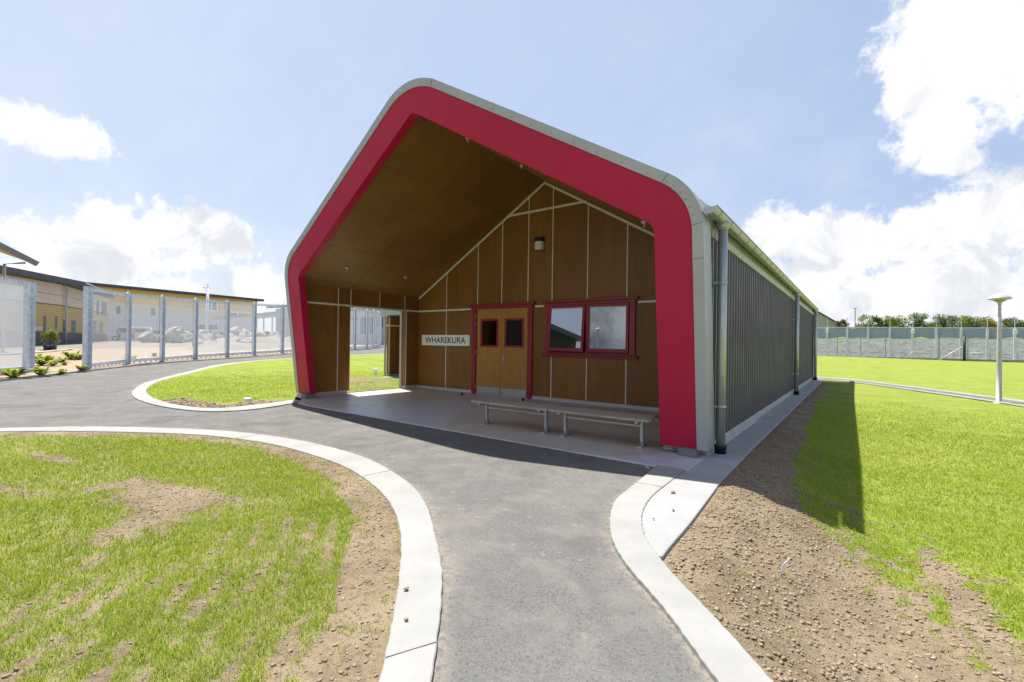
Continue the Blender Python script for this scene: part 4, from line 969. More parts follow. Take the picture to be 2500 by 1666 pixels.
# right-hand far fence
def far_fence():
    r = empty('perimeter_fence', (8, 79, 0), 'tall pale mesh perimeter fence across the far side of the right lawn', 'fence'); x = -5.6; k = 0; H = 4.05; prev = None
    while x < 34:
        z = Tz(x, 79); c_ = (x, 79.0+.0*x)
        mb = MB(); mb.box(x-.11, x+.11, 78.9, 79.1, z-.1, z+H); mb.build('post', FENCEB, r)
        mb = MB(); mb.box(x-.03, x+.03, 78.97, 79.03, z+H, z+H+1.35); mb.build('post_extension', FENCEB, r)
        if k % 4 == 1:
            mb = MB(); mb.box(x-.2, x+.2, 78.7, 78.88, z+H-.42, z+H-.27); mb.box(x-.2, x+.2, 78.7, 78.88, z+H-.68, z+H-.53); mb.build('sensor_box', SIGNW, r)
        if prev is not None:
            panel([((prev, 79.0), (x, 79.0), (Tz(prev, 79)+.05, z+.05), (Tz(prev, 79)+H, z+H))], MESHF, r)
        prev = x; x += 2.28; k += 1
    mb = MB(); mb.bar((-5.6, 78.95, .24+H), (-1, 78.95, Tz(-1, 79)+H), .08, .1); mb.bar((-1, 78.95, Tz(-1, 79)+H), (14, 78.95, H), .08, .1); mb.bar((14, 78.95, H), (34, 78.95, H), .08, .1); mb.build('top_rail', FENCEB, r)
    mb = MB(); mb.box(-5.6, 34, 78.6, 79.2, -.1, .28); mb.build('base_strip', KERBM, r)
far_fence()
def inner_fence():
    r = empty('inner_fence', (8, 83, 0), 'low dark post fence behind the pale perimeter fence', 'fence'); x = -5
    while x < 36:
        MB().box(x-.05, x+.05, 82.95, 83.05, -.1, 3.3).build('post', DGREY, r); x += 2.75
    mb = MB(); mb.box(-6, 36, 82.98, 83.02, 2.75, 2.81); mb.box(-6, 36, 82.98, 83.02, .8, .84); mb.build('rail', DGREY, r)
inner_fence()
YEL = flat('yellow_tag', (.62, .50, .03), .5)
for x, z in ((-1.9, 2.25), (5.3, 2.2), (11.6, 2.1), (20.5, 2.05)):
    o = MB().box(x-.22, x+.22, 82.90, 82.93, z-.14, z+.14).build('warning_sign', YEL, None, origin=(x, 82.9, z)); tag(o, 'small yellow warning sign on the dark fence, '+{-1.9: 'the one nearest the long wall', 5.3: 'second from the long wall', 11.6: 'beside the thick black post', 20.5: 'right of the lamp post'}[x], 'sign', 'yellow signs on the inner fence')
o = MB().tube([(10.55, 78.2, -.1), (10.55, 78.2, 3.0)], .13, 12).build('steel_post', BLACK, None, origin=(10.55, 78.2, 0)); tag(o, 'thick black post standing before the far perimeter fence', 'post')
o = MB().tube([(8.15, 77.8, 0), (10.35, 78.0, 1.75)], .07, 8).build('brace_pole', LAMPM, None, origin=(8, 78, 0)); tag(o, 'white slanting brace pole leaning to the thick black post', 'pole')
o = MB().tube([(4.9, 77.9, 0), (5.7, 77.9, 1.05), (6.3, 77.9, 1.05), (6.3, 77.9, 0)], .05, 8).build('tube_barrier', LAMPM, None, origin=(5.5, 78, 0)); tag(o, 'small bent white tube barrier at the far fence', 'barrier')
o = MB().tube([(11.5, 81, 0), (11.5, 81, 1.05), (12.5, 81, 1.05), (13.6, 81, 0)], .05, 8).build('tube_barrier', LAMPM, None, origin=(12, 81, 0)); tag(o, 'white tube barrier behind the fence right of the black post', 'barrier')

# bank behind it
bk_pts = []
for x in np.linspace(-60, 120, 91):
    for j, (y, z) in enumerate(((84, -.2), (86, .5), (89, 1.4), (92, 2.3), (94.5, 3.0), (96, 3.2), (110, 3.3), (160, 3.4))):
        bk_pts.append((x, y+.5*math.sin(x*.7+j), z+(.25*math.sin(x*1.3+j*2)+.15*math.sin(x*3.1+j) if 0 < j < 6 else 0)))
BANK, t, b = newmat('rocky_bank'); v = geo(t, (1, 1, 1.6)); n1_ = t.noise(v, 2.0, 6, .7, .3); s_ = t.node('ShaderNodeSeparateXYZ', {0: geo(t)})
c = t.mix(t.ramp(n1_, .42, .56), (.075, .08, .085), (.17, .165, .165)); c = t.mix(t.ramp(t.noise(v, .5, 5), .5, .62, 0, .6), c, (.15, .20, .13))
c = t.mix(t.ramp(t.math('ADD', s_.outputs[2], t.noise(v, .8, 4)), 3.2, 3.6), c, (.14, .20, .07)); t.put(b.inputs['Base Color'], c); b.inputs['Roughness'].default_value = 1; bump(t, b, n1_, 1, .3)
k = 8; fs = [(i*k+j, i*k+j+1, (i+1)*k+j+1, (i+1)*k+j) for i in range(90) for j in range(k-1)]
o = MB().add(bk_pts, fs, 0, True).build('hill_bank', BANK); o['kind'] = 'structure'
SHADE = flat('blue_grey_shade_cloth', (.15, .21, .31), .8, var=.15, vs=.3)
r = empty('shade_cloth_fence', (20, 97, 3.7), 'blue grey cloth screen fence on top of the rocky bank', 'fence'); MB().box(-14, 60, 97, 97.05, 3.0, 4.72).build('cloth', SHADE, r)
for x in range(-12, 60, 4): MB().box(x-.05, x+.05, 96.9, 96.99, 3.0, 4.8).build('post', DGREY, r)

# trees -----------------------------------------------------------------
BARKM = flat('tree_bark', (.09, .07, .055), .9, var=.3, vs=8, bmp=.5)
LEAFS = [leafmat('leaf_yellow_green', (.10, .15, .02), (.30, .34, .06)), leafmat('leaf_mid_green', (.06, .10, .025), (.19, .25, .06)), leafmat('leaf_bronze', (.15, .10, .05), (.34, .27, .10)), leafmat('leaf_gold', (.20, .19, .02), (.46, .42, .06))]
def leaf_cloud(name, centres, n, size, mat, parent):
    V = []; Tn = []
    C_ = np.array([c_[:3] for c_ in centres]); R_ = np.array([c_[3] for c_ in centres])
    pick = RNG.choice(len(C_), n, p=R_**2/np.sum(R_**2)); d = RNG.normal(size=(n, 3)); d /= np.linalg.norm(d, axis=1)[:, None]
    rr = R_[pick]*(RNG.random(n)**.45)*RNG.uniform(.85, 1.12, n); P = C_[pick]+d*rr[:, None]*np.array([1, 1, .85])
    a = RNG.normal(size=(n, 3)); a /= np.linalg.norm(a, axis=1)[:, None]; b_ = np.cross(a, RNG.normal(size=(n, 3))); b_ /= np.linalg.norm(b_, axis=1)[:, None]; s_ = (size*RNG.uniform(.6, 1.4, n))[:, None]
    V = np.stack([P-a*s_, P-b_*s_*.45, P+a*s_, P+b_*s_*.45], 1).reshape(-1, 3)
    org = np.array(wloc(parent)) if parent else np.zeros(3); V = V-org
    me = bpy.data.meshes.new(name); me.from_pydata(V.tolist(), [], (np.arange(n*4).reshape(-1, 4)).tolist()); me.materials.append(mat)
    t_ = me.attributes.new('tone', 'FLOAT', 'POINT'); tv = np.clip(RNG.normal(.45, .22, n)+RNG.normal(0, .25, len(C_))[pick], 0, 1); t_.data.foreach_set('value', np.repeat(tv, 4).astype(np.float32))
    o = bpy.data.objects.new(name, me); COL.objects.link(o); o.parent = parent; return o
def tree(x, y, zb, h, wd, mi, label, n=1500, size=.16, group='trees behind the far fence'):
    r = empty('tree', (x, y, zb), label, 'tree', group)
    mb = MB(); lean = random.uniform(-.3, .3); mb.tube([(x, y, zb-.3), (x+lean*.3, y, zb+h*.35), (x+lean*.6, y, zb+h*.75)], [h*.035, h*.028, h*.012], 8)
    cs = []
    for k in range(13):
        a = random.uniform(0, 6.28); q = random.random()**.6; zz = random.uniform(.28, .90)*h; wz = (1-((zz/h-.5)/.62)**2)
        c_ = (x+math.cos(a)*q*wd*.42*wz, y+math.sin(a)*q*wd*.42*wz, zb+zz, wd*random.uniform(.14, .26)); cs.append(c_)
        if k < 7: mb.tube([(x+lean*.3, y, zb+h*random.uniform(.25, .5)), (c_[0], c_[1], c_[2])], [h*.014, h*.005], 5)
    cs.append((x, y, zb+h*.55, wd*.34)); mb.build('trunk', BARKM, r); leaf_cloud('crown', cs, n, size, LEAFS[mi], r)
sc_ = 280/2195
TR = [(2054, 776, 1.0, 2, 'round bronze tree alone beyond the far fence, right of the gabled house', 1.3), (2120, 770, 1.1, 0, 'leftmost bright yellow green tree of the row beyond the far fence', 2.2), (2148, 772, 1.0, 1, 'dark green tree just right of the leftmost yellow green tree', 1.7),
      (2172, 768, 1.2, 2, 'small bronze green tree between two green crowns on the left of the row', 1.7), (2196, 764, 1.2, 0, 'tall bushy green tree with high crown left of centre in the row', 2.6), (2243, 763, 1.2, 1, 'dark pointed green tree near the middle of the row beyond the fence', 2.1),
      (2272, 770, 1, 0, 'light green bushy tree right of the dark pointed one', 2.0), (2305, 768, 1.1, 1, 'mid green tree left of the thick dark sensor post', 2.2), (2330, 768, 1, 0, 'light green tree directly behind the thick dark sensor post', 1.9), (2352, 763, 1.1, 3, 'golden yellow tree in the row left of the lamp post', 1.7),
      (2384, 769, 1.1, 1, 'dull green tree between the golden tree and the lamp post', 2.4), (2408, 774, 1, 3, 'yellowish low tree just left of the lamp pole', 2.0), (2430, 776, 1, 2, 'bronze low tree directly behind the lamp pole', 1.9), (2455, 780, .9, 2, 'bronze low tree just right of the lamp pole', 1.9), (2480, 766, 1.15, 1, 'dark green conical tree near the right picture edge', 2.4), (2512, 778, 1, 1, 'dark green tree cut by the right picture edge', 2.4)]
for px, py, sc, mi, lb, wd in TR:
    Z = 104+random.uniform(-3, 4); p = at(px, py, Z); zb = 3.3; tree(p.x, p.y, zb, (p.z-zb), wd*2.15, mi, lb, 2000, .17)
for px, py, lb in ((2060, 797, 'low dark bush left of the far lamp mast'), (2098, 792, 'low bronze bush right of the far lamp mast')):
    p = at(px, py, 112); tree(p.x, p.y, 3.8, p.z-3.8, 4.5, 2, lb, 900, .2)
# far masts
for px, py, lb, hw in ((2088, 754, 'thin dark lamp mast rising beyond the far fence', .12), (2318, 775, 'thick dark sensor post rising above the far fence', .28)):
    p = at(px, py, 90); r = empty('lamp_mast', (p.x, p.y, 2), lb, 'mast'); MB().box(p.x-hw/2, p.x+hw/2, p.y-hw/2, p.y+hw/2, 1.5, p.z).build('pole', DGREY, r)
    MB().box(p.x-(.28 if hw < .2 else .2), p.x+(.28 if hw < .2 else .2), p.y-.12, p.y+.12, p.z, p.z+.09).build('head', DGREY, r)
# gabled house at far right of the long wall
CREAM = flat('cream_wall', (.46, .44, .34), .8); HR = flat('grey_roof_tiles', (.17, .175, .18), .7)
a = at(1950, 800, 118); b_ = at(2046, 800, 118); r = empty('gabled_house', (a.x, a.y, 3.5), 'cream gabled house with grey roof beyond the end of the long wall', 'house')
zt = at(1995, 752, 118).z; ze = at(2040, 790, 118).z
mb = MB(); cxh = (a.x+b_.x)/2-2.2
mb.hexa([(cxh-6, a.y, 1), (cxh+6, a.y, 1), (cxh+6, a.y+10, 1), (cxh-6, a.y+10, 1)], [(cxh-6, a.y, ze-.2), (cxh+6, a.y, ze-.2), (cxh+6, a.y+10, ze-.2), (cxh-6, a.y+10, ze-.2)])
mb.add([(cxh-6, a.y, ze-.2), (cxh+6, a.y, ze-.2), (cxh, a.y, zt+.3), (cxh-6, a.y+10, ze-.2), (cxh+6, a.y+10, ze-.2), (cxh, a.y+10, zt+.3)], [(0, 1, 2), (5, 4, 3), (0, 2, 5, 3), (1, 4, 5, 2)]); mb.build('wall', CREAM, r)
mb = MB()
for s_ in (-1, 1): mb.hexa([(cxh, a.y-.6, zt+.35), (cxh+s_*7, a.y-.6, ze-.75+.0), (cxh+s_*7, a.y+10.6, ze-.75), (cxh, a.y+10.6, zt+.35)], [(cxh, a.y-.6, zt+.65), (cxh+s_*7, a.y-.6, ze-.45), (cxh+s_*7, a.y+10.6, ze-.45), (cxh, a.y+10.6, zt+.65)])
mb.build('roof', HR, r); MB().box(cxh-1.3, cxh+1.2, a.y-.06, a.y-.01, ze-.1, ze+1.0).build('window', FARGLASS, r)

# ------------------------------------------------------------------ buildings on the left
def wall_mb(mb, p, q, z0, z1, th=.3, mi=0):
    p = Vector((p[0], p[1], 0)); q = Vector((q[0], q[1], 0)); d = (q-p).normalized(); n_ = Vector((-d.y, d.x, 0))*th
    mb.hexa([p+Vector((0, 0, z0)), q+Vector((0, 0, z0)), q+n_+Vector((0, 0, z0)), p+n_+Vector((0, 0, z0))], [p+Vector((0, 0, z1)), q+Vector((0, 0, z1)), q+n_+Vector((0, 0, z1)), p+n_+Vector((0, 0, z1))])
def on(p, q, t_, off=.03):
    p = Vector((p[0], p[1], 0)); q = Vector((q[0], q[1], 0)); d = (q-p).normalized(); n_ = Vector((d.y, -d.x, 0))
    return p+(q-p)*t_+n_*off
def inset(name, mat, parent, p, q, t0, t1, z0, z1, off=.03, th=.06):
    a = on(p, q, t0, off); c_ = on(p, q, t1, off); mb = MB(); wall_mb(mb, a, c_, z0, z1, th); return mb.build(name, mat, parent)
def ribmat(name, c1, c2, axis, pitch):
    m, t, b = newmat(name); s_ = t.node('ShaderNodeSeparateXYZ', {0: geo(t)})
    co = s_.outputs[2] if axis == 'z' else t.math('ADD', s_.outputs[0], s_.outputs[1])
    f = t.math('FRACT', t.math('DIVIDE', co, pitch)); t.put(b.inputs['Base Color'], t.mix(t.ramp(f, .0, .9, 0, 1, False), c1, c2)); b.inputs['Roughness'].default_value = .6
    bump(t, b, f, .6, .04); return m
WEATHER = ribmat('ochre_weatherboard', (.44, .32, .13), (.60, .45, .20), 'z', .28)
CREAMP = flat('cream_panel', (.66, .56, .45), .7, var=.05); OCHRE = flat('ochre_panel', (.66, .40, .075), .7, var=.05, vs=.5); BASED = flat('slate_base_cladding', (.10, .105, .13), .6)
RIBG = ribmat('pale_ribbed_cladding', (.52, .53, .54), (.62, .63, .64), 'x', .4); DARKF = flat('dark_roof_edge', (.055, .06, .07), .5); BEIGE = flat('beige_band', (.60, .52, .38), .7, var=.05); LG = flat('pale_grey_wall', (.44, .44, .44), .7, var=.04)
# reception block
A0 = at(-150, 850, 38); A1 = at(144, 842, 52); A2 = at(263, 837, 69); zg = .35
ra = empty('reception_building', (A1.x, A1.y, zg), 'ochre and cream two storey reception block seen through the gateway', 'building')
for (p, q, nm, mats) in ((A0, A1, 'front', (WEATHER, CREAMP)), (A1, A2, 'side', (WEATHER, CREAMP))):
    mb = MB(); wall_mb(mb, p, q, 1.95, 4.95); mb.build('wall', mats[0], ra)
    mb = MB(); wall_mb(mb, p, q, 4.98, 7.3); mb.build('upper_wall', mats[1], ra)
    inset('panel_joint', DARKF, ra, p, q, 0, 1, 4.93, 5.0, .05, .05); inset('panel_joint', BASED, ra, p, q, 0, 1, 6.05, 6.09, .01, .03)
    mb = MB(); wall_mb(mb, p, q, zg-.3, 1.95); mb.build('base_wall', BASED, ra)
for t0, t1, z0, z1 in ((.06, .11, 2.0, 3.4), (.20, .27, 2.0, 3.4), (.64, .70, 2.0, 3.7), (.78, .86, 2.0, 3.7), (.70, .76, 4.6, 6.6), (.82, .95, 4.6, 6.6)):
    inset('window', FARGLASS, ra, A1, A2, t0, t1, z0, z1)
mb = MB(); n0 = (A1-A0); n0.z = 0; n0.normalize(); f0 = Vector((n0.y, -n0.x, 0)); ext = A1+n0*1.7+f0*1.4; s0 = A0+f0*1.4
e2 = A2+Vector((n0.x*1.7, n0.y*1.7, 0)); zr0 = 7.45
def lv(p, z): return Vector((p.x, p.y, z))
bck = -f0*14
mb.hexa([lv(s0, zr0-.1), lv(ext, zr0-.1), lv(e2+f0*.0, zr0-.1), lv(s0+bck, zr0-.1)], [lv(s0, zr0+.4), lv(ext, zr0+.4), lv(e2, zr0+.4), lv(s0+bck, zr0+.4)]); mb.build('roof', DARKF, ra)
mb = MB(); g0 = ext+f0*.03; g1 = e2+Vector((n0.x*.1, n0.y*.1, 0)); mb.bar(lv(g0+n0*.1, zr0+.3), lv(g1, zr0+.3), .14, .2); mb.build('gutter', GALV, ra)
for px in (82, 108, 136):
    p = at(px, 845, 47); mb = MB(); mb.box(p.x-.09, p.x+.09, p.y-.09, p.y+.09, .1, at(px, 772, 47).z); mb.build('post', DGREY, ra)
p = on(A1, A2, .06, .25); mb = MB(); mb.tube([(p.x, p.y, .4), (p.x, p.y, 6.9), (p.x+.5, p.y-.3, 7.35)], .10, 8); mb.build('downpipe', LAMPM, ra)
pc = at(96, 801.5, 47.0); dA = (A1-A0); dA.z = 0; dA.normalize(); rz = math.atan2(dA.y, dA.x)
sr = empty('reception_sign', (pc.x, pc.y, pc.z), 'white RECEPTION board on the ochre wall, half hidden by a fence post', 'sign'); c_ = Vector((pc.x, pc.y, pc.z))-dA*.55; nrm = Vector((dA.y, -dA.x, 0))
a = c_-dA*1.0; q = c_+dA*.9; mb = MB(); mb.bar(a, q, .06, .30); mb.build('board', SIGNW, sr)
text_mesh('lettering', 'RECEPTION', 1.6, .16, SIGNK, sr, c_+nrm*.034, (rad(90), 0, rz))

# long warehouse
B0 = at(150, 833, 74); B1 = at(626, 838, 103); rb = empty('warehouse', (B1.x, B1.y, .8), 'long pale ribbed warehouse with ochre top band and dark roof edge', 'building')
mb = MB(); wall_mb(mb, B0, B1, .3, 5.9); mb.build('wall', RIBG, rb); mb = MB(); wall_mb(mb, B0, B1, 5.9, 7.5); mb.build('beige_wall_band', BEIGE, rb)
mb = MB(); wall_mb(mb, B0, B1, 7.5, 10.0); mb.build('ochre_wall_band', OCHRE, rb)
dB = (B1-B0); dB.z = 0; LB = dB.length; dB.normalize(); nB = Vector((dB.y, -dB.x, 0)); mb = MB(); e = B1-nB*16; mb2 = MB(); wall_mb(mb2, B1, e, .3, 10.0); mb2.build('end_wall', OCHRE, rb)
mb.hexa([lv(B0+nB*.4, 10.0), lv(B1+nB*.4+dB*1.4, 10.0), lv(B1+dB*1.4-nB*16, 10.4), lv(B0-nB*16, 10.4)], [lv(B0+nB*.4, 10.5), lv(B1+nB*.4+dB*1.4, 10.5), lv(B1+dB*1.4-nB*16, 11.0), lv(B0-nB*16, 11.0)]); mb.build('roof', DARKF, rb)
def tfor(px, P, Q):
    # fraction along wall PQ whose plan position lies on the sight line of column px
    d = RT*((px-CW/2)/F)+FW; o_ = Vector((0, 0)); a = Vector((P.x, P.y)); e_ = Vector((Q.x-P.x, Q.y-P.y)); dd_ = Vector((d.x, d.y))
    return (-a.x*dd_.y+a.y*dd_.x)/(e_.x*dd_.y-e_.y*dd_.x)
def zfor(px, py, P, Q):
    t_ = tfor(px, P, Q); pt = Vector((P.x+(Q.x-P.x)*t_, P.y+(Q.y-P.y)*t_, 0)); Z = pt.dot(Vector((FW.x, FW.y, 0))); return at(px, py, Z).z
def win(px0, px1, py0, py1, P, Q, parent, frame=False):
    t0, t1 = tfor(px0, P, Q), tfor(px1, P, Q); z1, z0 = zfor(px0, py0, P, Q), zfor(px0, py1, P, Q)
    w_ = inset('window', FARGLASS, parent, P, Q, t0, t1, z0, z1, .06, .08)
    if frame:
        L = (Vector((Q.x-P.x, Q.y-P.y))).length; f_ = .18/L; mbf = []
        mb = MB()
        for (ta, tb_, za, zb) in ((t0-f_, t1+f_, z1, z1+.18), (t0-f_, t1+f_, z0-.18, z0), (t0-f_, t0, z0, z1), (t1, t1+f_, z0, z1), ((t0+t1)/2-f_/2, (t0+t1)/2+f_/2, z0, z1)): wall_mb(mb, on(P, Q, ta, .09), on(P, Q, tb_, .09), za, zb, .06)
        mb.build('window_frame', SIGNW, w_)
win(283, 292, 748, 766, B0, B1, rb); win(368, 377, 752, 770, B0, B1, rb); win(502, 527, 734, 757, B0, B1, rb, True); win(551, 606, 763, 773, B0, B1, rb, True); win(476, 500, 793, 815, B0, B1, rb); win(509, 530, 794, 812, B0, B1, rb)

# low block behind the porch opening and its neighbour
C0 = at(672, 845, 90); C1 = at(985, 845, 62); rc = empty('low_grey_block', (C0.x, C0.y, .9), 'low pale block with dark windows behind the curved fence, left of the portal', 'building')
mb = MB(); wall_mb(mb, C0, C1, .3, 6.2); mb.build('wall', LG, rc); mb = MB(); wall_mb(mb, C0, C1, 6.2, 7.4); mb.build('ochre_wall_band', BEIGE, rc)
dC = (C1-C0); dC.z = 0; dC.normalize(); nC = Vector((dC.y, -dC.x, 0)); zt = at(672, 747, 88).z
mb = MB(); mb.hexa([lv(C0-dC*1.6+nC*1.2, zt-.35), lv(C1+nC*1.2, zt-.35-.3), lv(C1-nC*10, zt+.4), lv(C0-dC*1.6-nC*10, zt+.7)], [lv(C0-dC*1.6+nC*1.2, zt), lv(C1+nC*1.2, zt-.3), lv(C1-nC*10, zt+.9), lv(C0-dC*1.6-nC*10, zt+1.1)]); mb.build('roof', HR, rc)
for a, c_, y0, y1 in ((858, 872, 775, 783), (880, 892, 775, 815), (900, 912, 775, 815), (920, 934, 775, 800)): win(a, c_, y0, y1, C0, C1, rc)
# covered walkway
K0 = at(520, 782, 66); K1 = at(760, 758, 58); rk = empty('covered_walkway', (K0.x, K0.y, 1), 'long flat roofed walkway on thin posts in front of the warehouse', 'canopy')
mb = MB(); dK = (K1-K0); dK.z = 0; dK.normalize(); nK = Vector((dK.y, -dK.x, 0)); mb.hexa([K0, K1, K1-nK*3, K0-nK*3], [v_+Vector((0, 0, .32)) for v_ in (K0, K1, K1-nK*3, K0-nK*3)]); mb.build('roof', GALV, rk)
for px in (532, 561, 579, 592, 626, 643, 664, 690):
    t_ = tfor(px, K0, K1); p = K0+(K1-K0)*t_; MB().box(p.x-.07, p.x+.07, p.y-.07, p.y+.07, .7, p.z+.02).build('post', FENCEM, rk)
# entrance canopy top left
E0 = at(-160, 560, 30); E1 = at(92, 642, 34); re_ = empty('entrance_canopy', (E1.x, E1.y, 0), 'high timber lined entrance canopy entering at the left picture edge', 'canopy')
E0.z = at(0, 612, 33).z+.9; zE = at(92, 648, 34).z; E0.z = zE+2.6
dE = (E1-E0); nE = Vector((dE.y, -dE.x, 0)).normalized()
E1 = lv(E1, zE); bk = nE*-9+Vector((0, 0, 1.6))
mb = MB(); mb.hexa([E0, E1, E1+bk, E0+bk], [v_+Vector((0, 0, .22)) for v_ in (E0, E1, E1+bk, E0+bk)]); mb.build('roof', FLASH, re_)
mb = MB(); lo = Vector((0, 0, -.08)); mb.hexa([v_+lo for v_ in (E0, E1-dE*.1, E1-dE*.1+bk, E0+bk)], [v_-Vector((0, 0, .003)) for v_ in (E0, E1-dE*.1, E1-dE*.1+bk, E0+bk)]); mb.build('soffit', OCHRE, re_)
mb = MB(); mb.bar(E0+Vector((0, 0, .08)), E1+Vector((0, 0, .08)), .3, .34); mb.build('fascia', DGREY, re_)
p = at(11, 645, 34); q_ = at(60, 640, 34); mb = MB(); mb.tube([(p.x, p.y, 0), (p.x, p.y, p.z), (q_.x, q_.y, p.z+.1)], .09, 8); mb.build('downpipe', GALV, re_)
# concrete pole with bracket
p = at(505, 843, 64); r = empty('utility_pole', (p.x, p.y, .9), 'tall grey pole with small top bracket before the warehouse', 'pole'); zt = at(505, 703, 64).z
MB().tube([(p.x, p.y, .3), (p.x, p.y, zt)], [.22, .16], 12).build('pole_shaft', FENCEM, r); MB().tube([(p.x, p.y, zt), (p.x, p.y, zt+.55)], .04, 6).build('antenna', DGREY, r)
mb = MB(); mb.bar(Vector((p.x, p.y, zt-.05))-dB*.65, Vector((p.x, p.y, zt-.05))+dB*.3, .1, .08); mb.build('bracket', FENCEM, r)

# boulders
def boulder(px, py, wpx, Z, label, hk=.62):
    p = at(px, py, Z); w_ = wpx*Z/F*1.3; bm = bmesh.new(); bmesh.ops.create_icosphere(bm, subdivisions=3, radius=1)
    nrm = [Vector((random.gauss(0, 1), random.gauss(0, 1), random.gauss(0, .8))).normalized() for _ in range(14)]; dd_ = [random.uniform(.50, .82) for _ in nrm]
    for v_ in bm.verts:
        c_ = v_.co.copy()
        for n_, d_ in zip(nrm, dd_):
            k_ = c_.dot(n_)-d_
            if k_ > 0: c_ -= n_*k_
        v_.co = Vector((c_.x*w_*.62, c_.y*w_*.5, c_.z*w_*hk*.85))+Vector((random.gauss(0, 1), random.gauss(0, 1), random.gauss(0, 1)))*w_*.012
    me = bpy.data.meshes.new('boulder'); bm.to_mesh(me); bm.free(); me.materials.append(ROCK); o = bpy.data.objects.new('boulder', me); COL.objects.link(o)
    g = Tz(p.x, p.y); o.location = (p.x, p.y, max(g, min(p.z, g+1.2))+w_*hk*.30); o.rotation_euler = (0, 0, random.uniform(0, 6.28)); tag(o, label, 'boulder', 'quarried boulders heaped behind the curved fence')
RK = [(438, 834, 40, 58, 'pale grey boulder low at the left of the heap, by the second fence post'), (452, 832, 30, 60, 'flat boulder just left of the tall fence post below the warehouse door'), (480, 826, 26, 62, 'upright pale boulder under the warehouse door'), (505, 849, 46, 44, 'large pale boulder in front, between the third and fourth fence posts'), (527, 828, 26, 56, 'dark brown boulder behind the large front one'),
      (524, 855, 26, 42, 'grey wedge boulder at the foot of the large pale one'), (578, 826, 31, 58, 'large dark grey boulder standing between two fence posts'), (566, 840, 34, 50, 'low flat pale boulder below the large dark grey one'), (598, 830, 32, 52, 'brown flat boulder left of the fourth fence post'), (598, 853, 34, 42, 'rounded pale boulder in front, left of the fourth fence post'),
      (631, 830, 32, 55, 'white boulder right of the fourth fence post'), (627, 812, 18, 66, 'small reddish boulder high on the heap'), (652, 849, 28, 46, 'grey pyramid shaped boulder in front of the last fence bays'), (668, 832, 24, 56, 'small pale boulder behind the fifth fence post'), (697, 842, 30, 50, 'brown boulder next to the red portal'), (712, 848, 26, 48, 'pale boulder half hidden behind the red portal'),
      (365, 834, 34, 60, 'low pale rock at the left end of the heap near the white van'), (408, 832, 36, 60, 'low pale rock in front of the parked pickup'), (466, 840, 30, 52, 'low brownish rock between the second and third posts'), (618, 846, 24, 46, 'small grey rock at the foot of the fourth post')]
for r_ in RK: boulder(*r_)
mound = sheet('rubble_mound', [(-36, 14), (-40, 12.5), (-60, 18), (-64, 30), (-52, 34), (-44, 28)], polar(34, 75, .02, -1.6, -.9), lambda x, y: T(x, y)-.1+.9*ss(distline(x, y, np.array([(-36, 14), (-40, 12.5), (-60, 18), (-64, 30), (-52, 34), (-44, 28), (-36, 14)]))/5)*(.5+fbm(x, y, .35, 4)), GROUND)

# vehicles
WP = flat('white_car_paint', (.62, .63, .64), .25, var=.03); SP = flat('silver_car_paint', (.32, .34, .36), .25, .5, var=.03)
def vehicle(kind, label, paint, loc, rz):
    L, W2 = (4.9, .92) if kind == 'van' else (5.1, .90); r = empty('parked_'+kind, (0, 0, 0), label, kind, 'vehicles parked by the warehouse')
    if kind == 'van': prof = [(-2.4, .35), (2.35, .35), (2.42, .7), (2.3, 1.0), (1.75, 1.18), (1.15, 1.88), (.9, 1.98), (-2.25, 1.98), (-2.42, 1.7)]
    else: prof = [(-2.5, .5), (2.45, .45), (2.5, .8), (2.35, 1.02), (1.2, 1.12), (.5, 1.72), (.2, 1.78), (-.75, 1.78), (-1.0, 1.12), (-2.5, 1.12)]
    n_ = len(prof); mb = MB(); mb.add([(x, -W2, z) for x, z in prof]+[(x, W2, z) for x, z in prof], [tuple(range(n_))[::-1], tuple(range(n_, 2*n_))]+[(i, (i+1) % n_, n_+(i+1) % n_, n_+i) for i in range(n_)]); mb.build('body', paint, r, .05)
    for sy in (-1, 1):
        y = sy*(W2+.004); q = ([(1.1, 1.2), (1.55, 1.2), (1.08, 1.78), (.3, 1.78), (.3, 1.2)] if kind == 'van' else [(-.8, 1.15), (1.0, 1.15), (.45, 1.66), (-.68, 1.66)])
        MB().add([(x, y, z) for x, z in q]+[(x, y-sy*.02, z) for x, z in q], [tuple(range(len(q))), tuple(range(len(q), 2*len(q)))]+[(i, (i+1) % len(q), len(q)+(i+1) % len(q), len(q)+i) for i in range(len(q))]).build('side_window', FARGLASS, r)
        if kind == 'van': MB().box(-1.9, 0, min(y, y-sy*.02), max(y, y-sy*.02), 1.25, 1.75).build('side_window', FARGLASS, r)
    ws = [(1.72, 1.22), (1.19, 1.85)] if kind == 'van' else [(1.13, 1.18), (.55, 1.70)]
    (xa, za), (xb, zb) = ws; MB().hexa([(xa+.03, -.8, za), (xa+.03, .8, za), (xb+.03, .74, zb), (xb+.03, -.74, zb)], [(xa-.05, -.8, za-.02), (xa-.05, .8, za-.02), (xb-.05, .74, zb-.02), (xb-.05, -.74, zb-.02)]).build('windscreen', FARGLASS, r)
    for sx in (-1.5, 1.55):
        for sy in (-1, 1):
            mb = MB(); mb.tube([(sx, sy*(W2-.2), .34), (sx, sy*(W2+.01), .34)], .34, 18); wh = mb.build('wheel', RUBBER, r); MB().tube([(sx, sy*(W2+.012), .34), (sx, sy*(W2+.02), .34)], .2, 14).build('rim', GALV, wh)
    for sy in (-.65, .65): MB().box((2.40 if kind == 'van' else 2.46), (2.44 if kind == 'van' else 2.51), sy-.15, sy+.15, .74, .9).build('headlight', LAMPCL, r)
    r.location = loc; r.rotation_euler = (0, 0, rz); return r
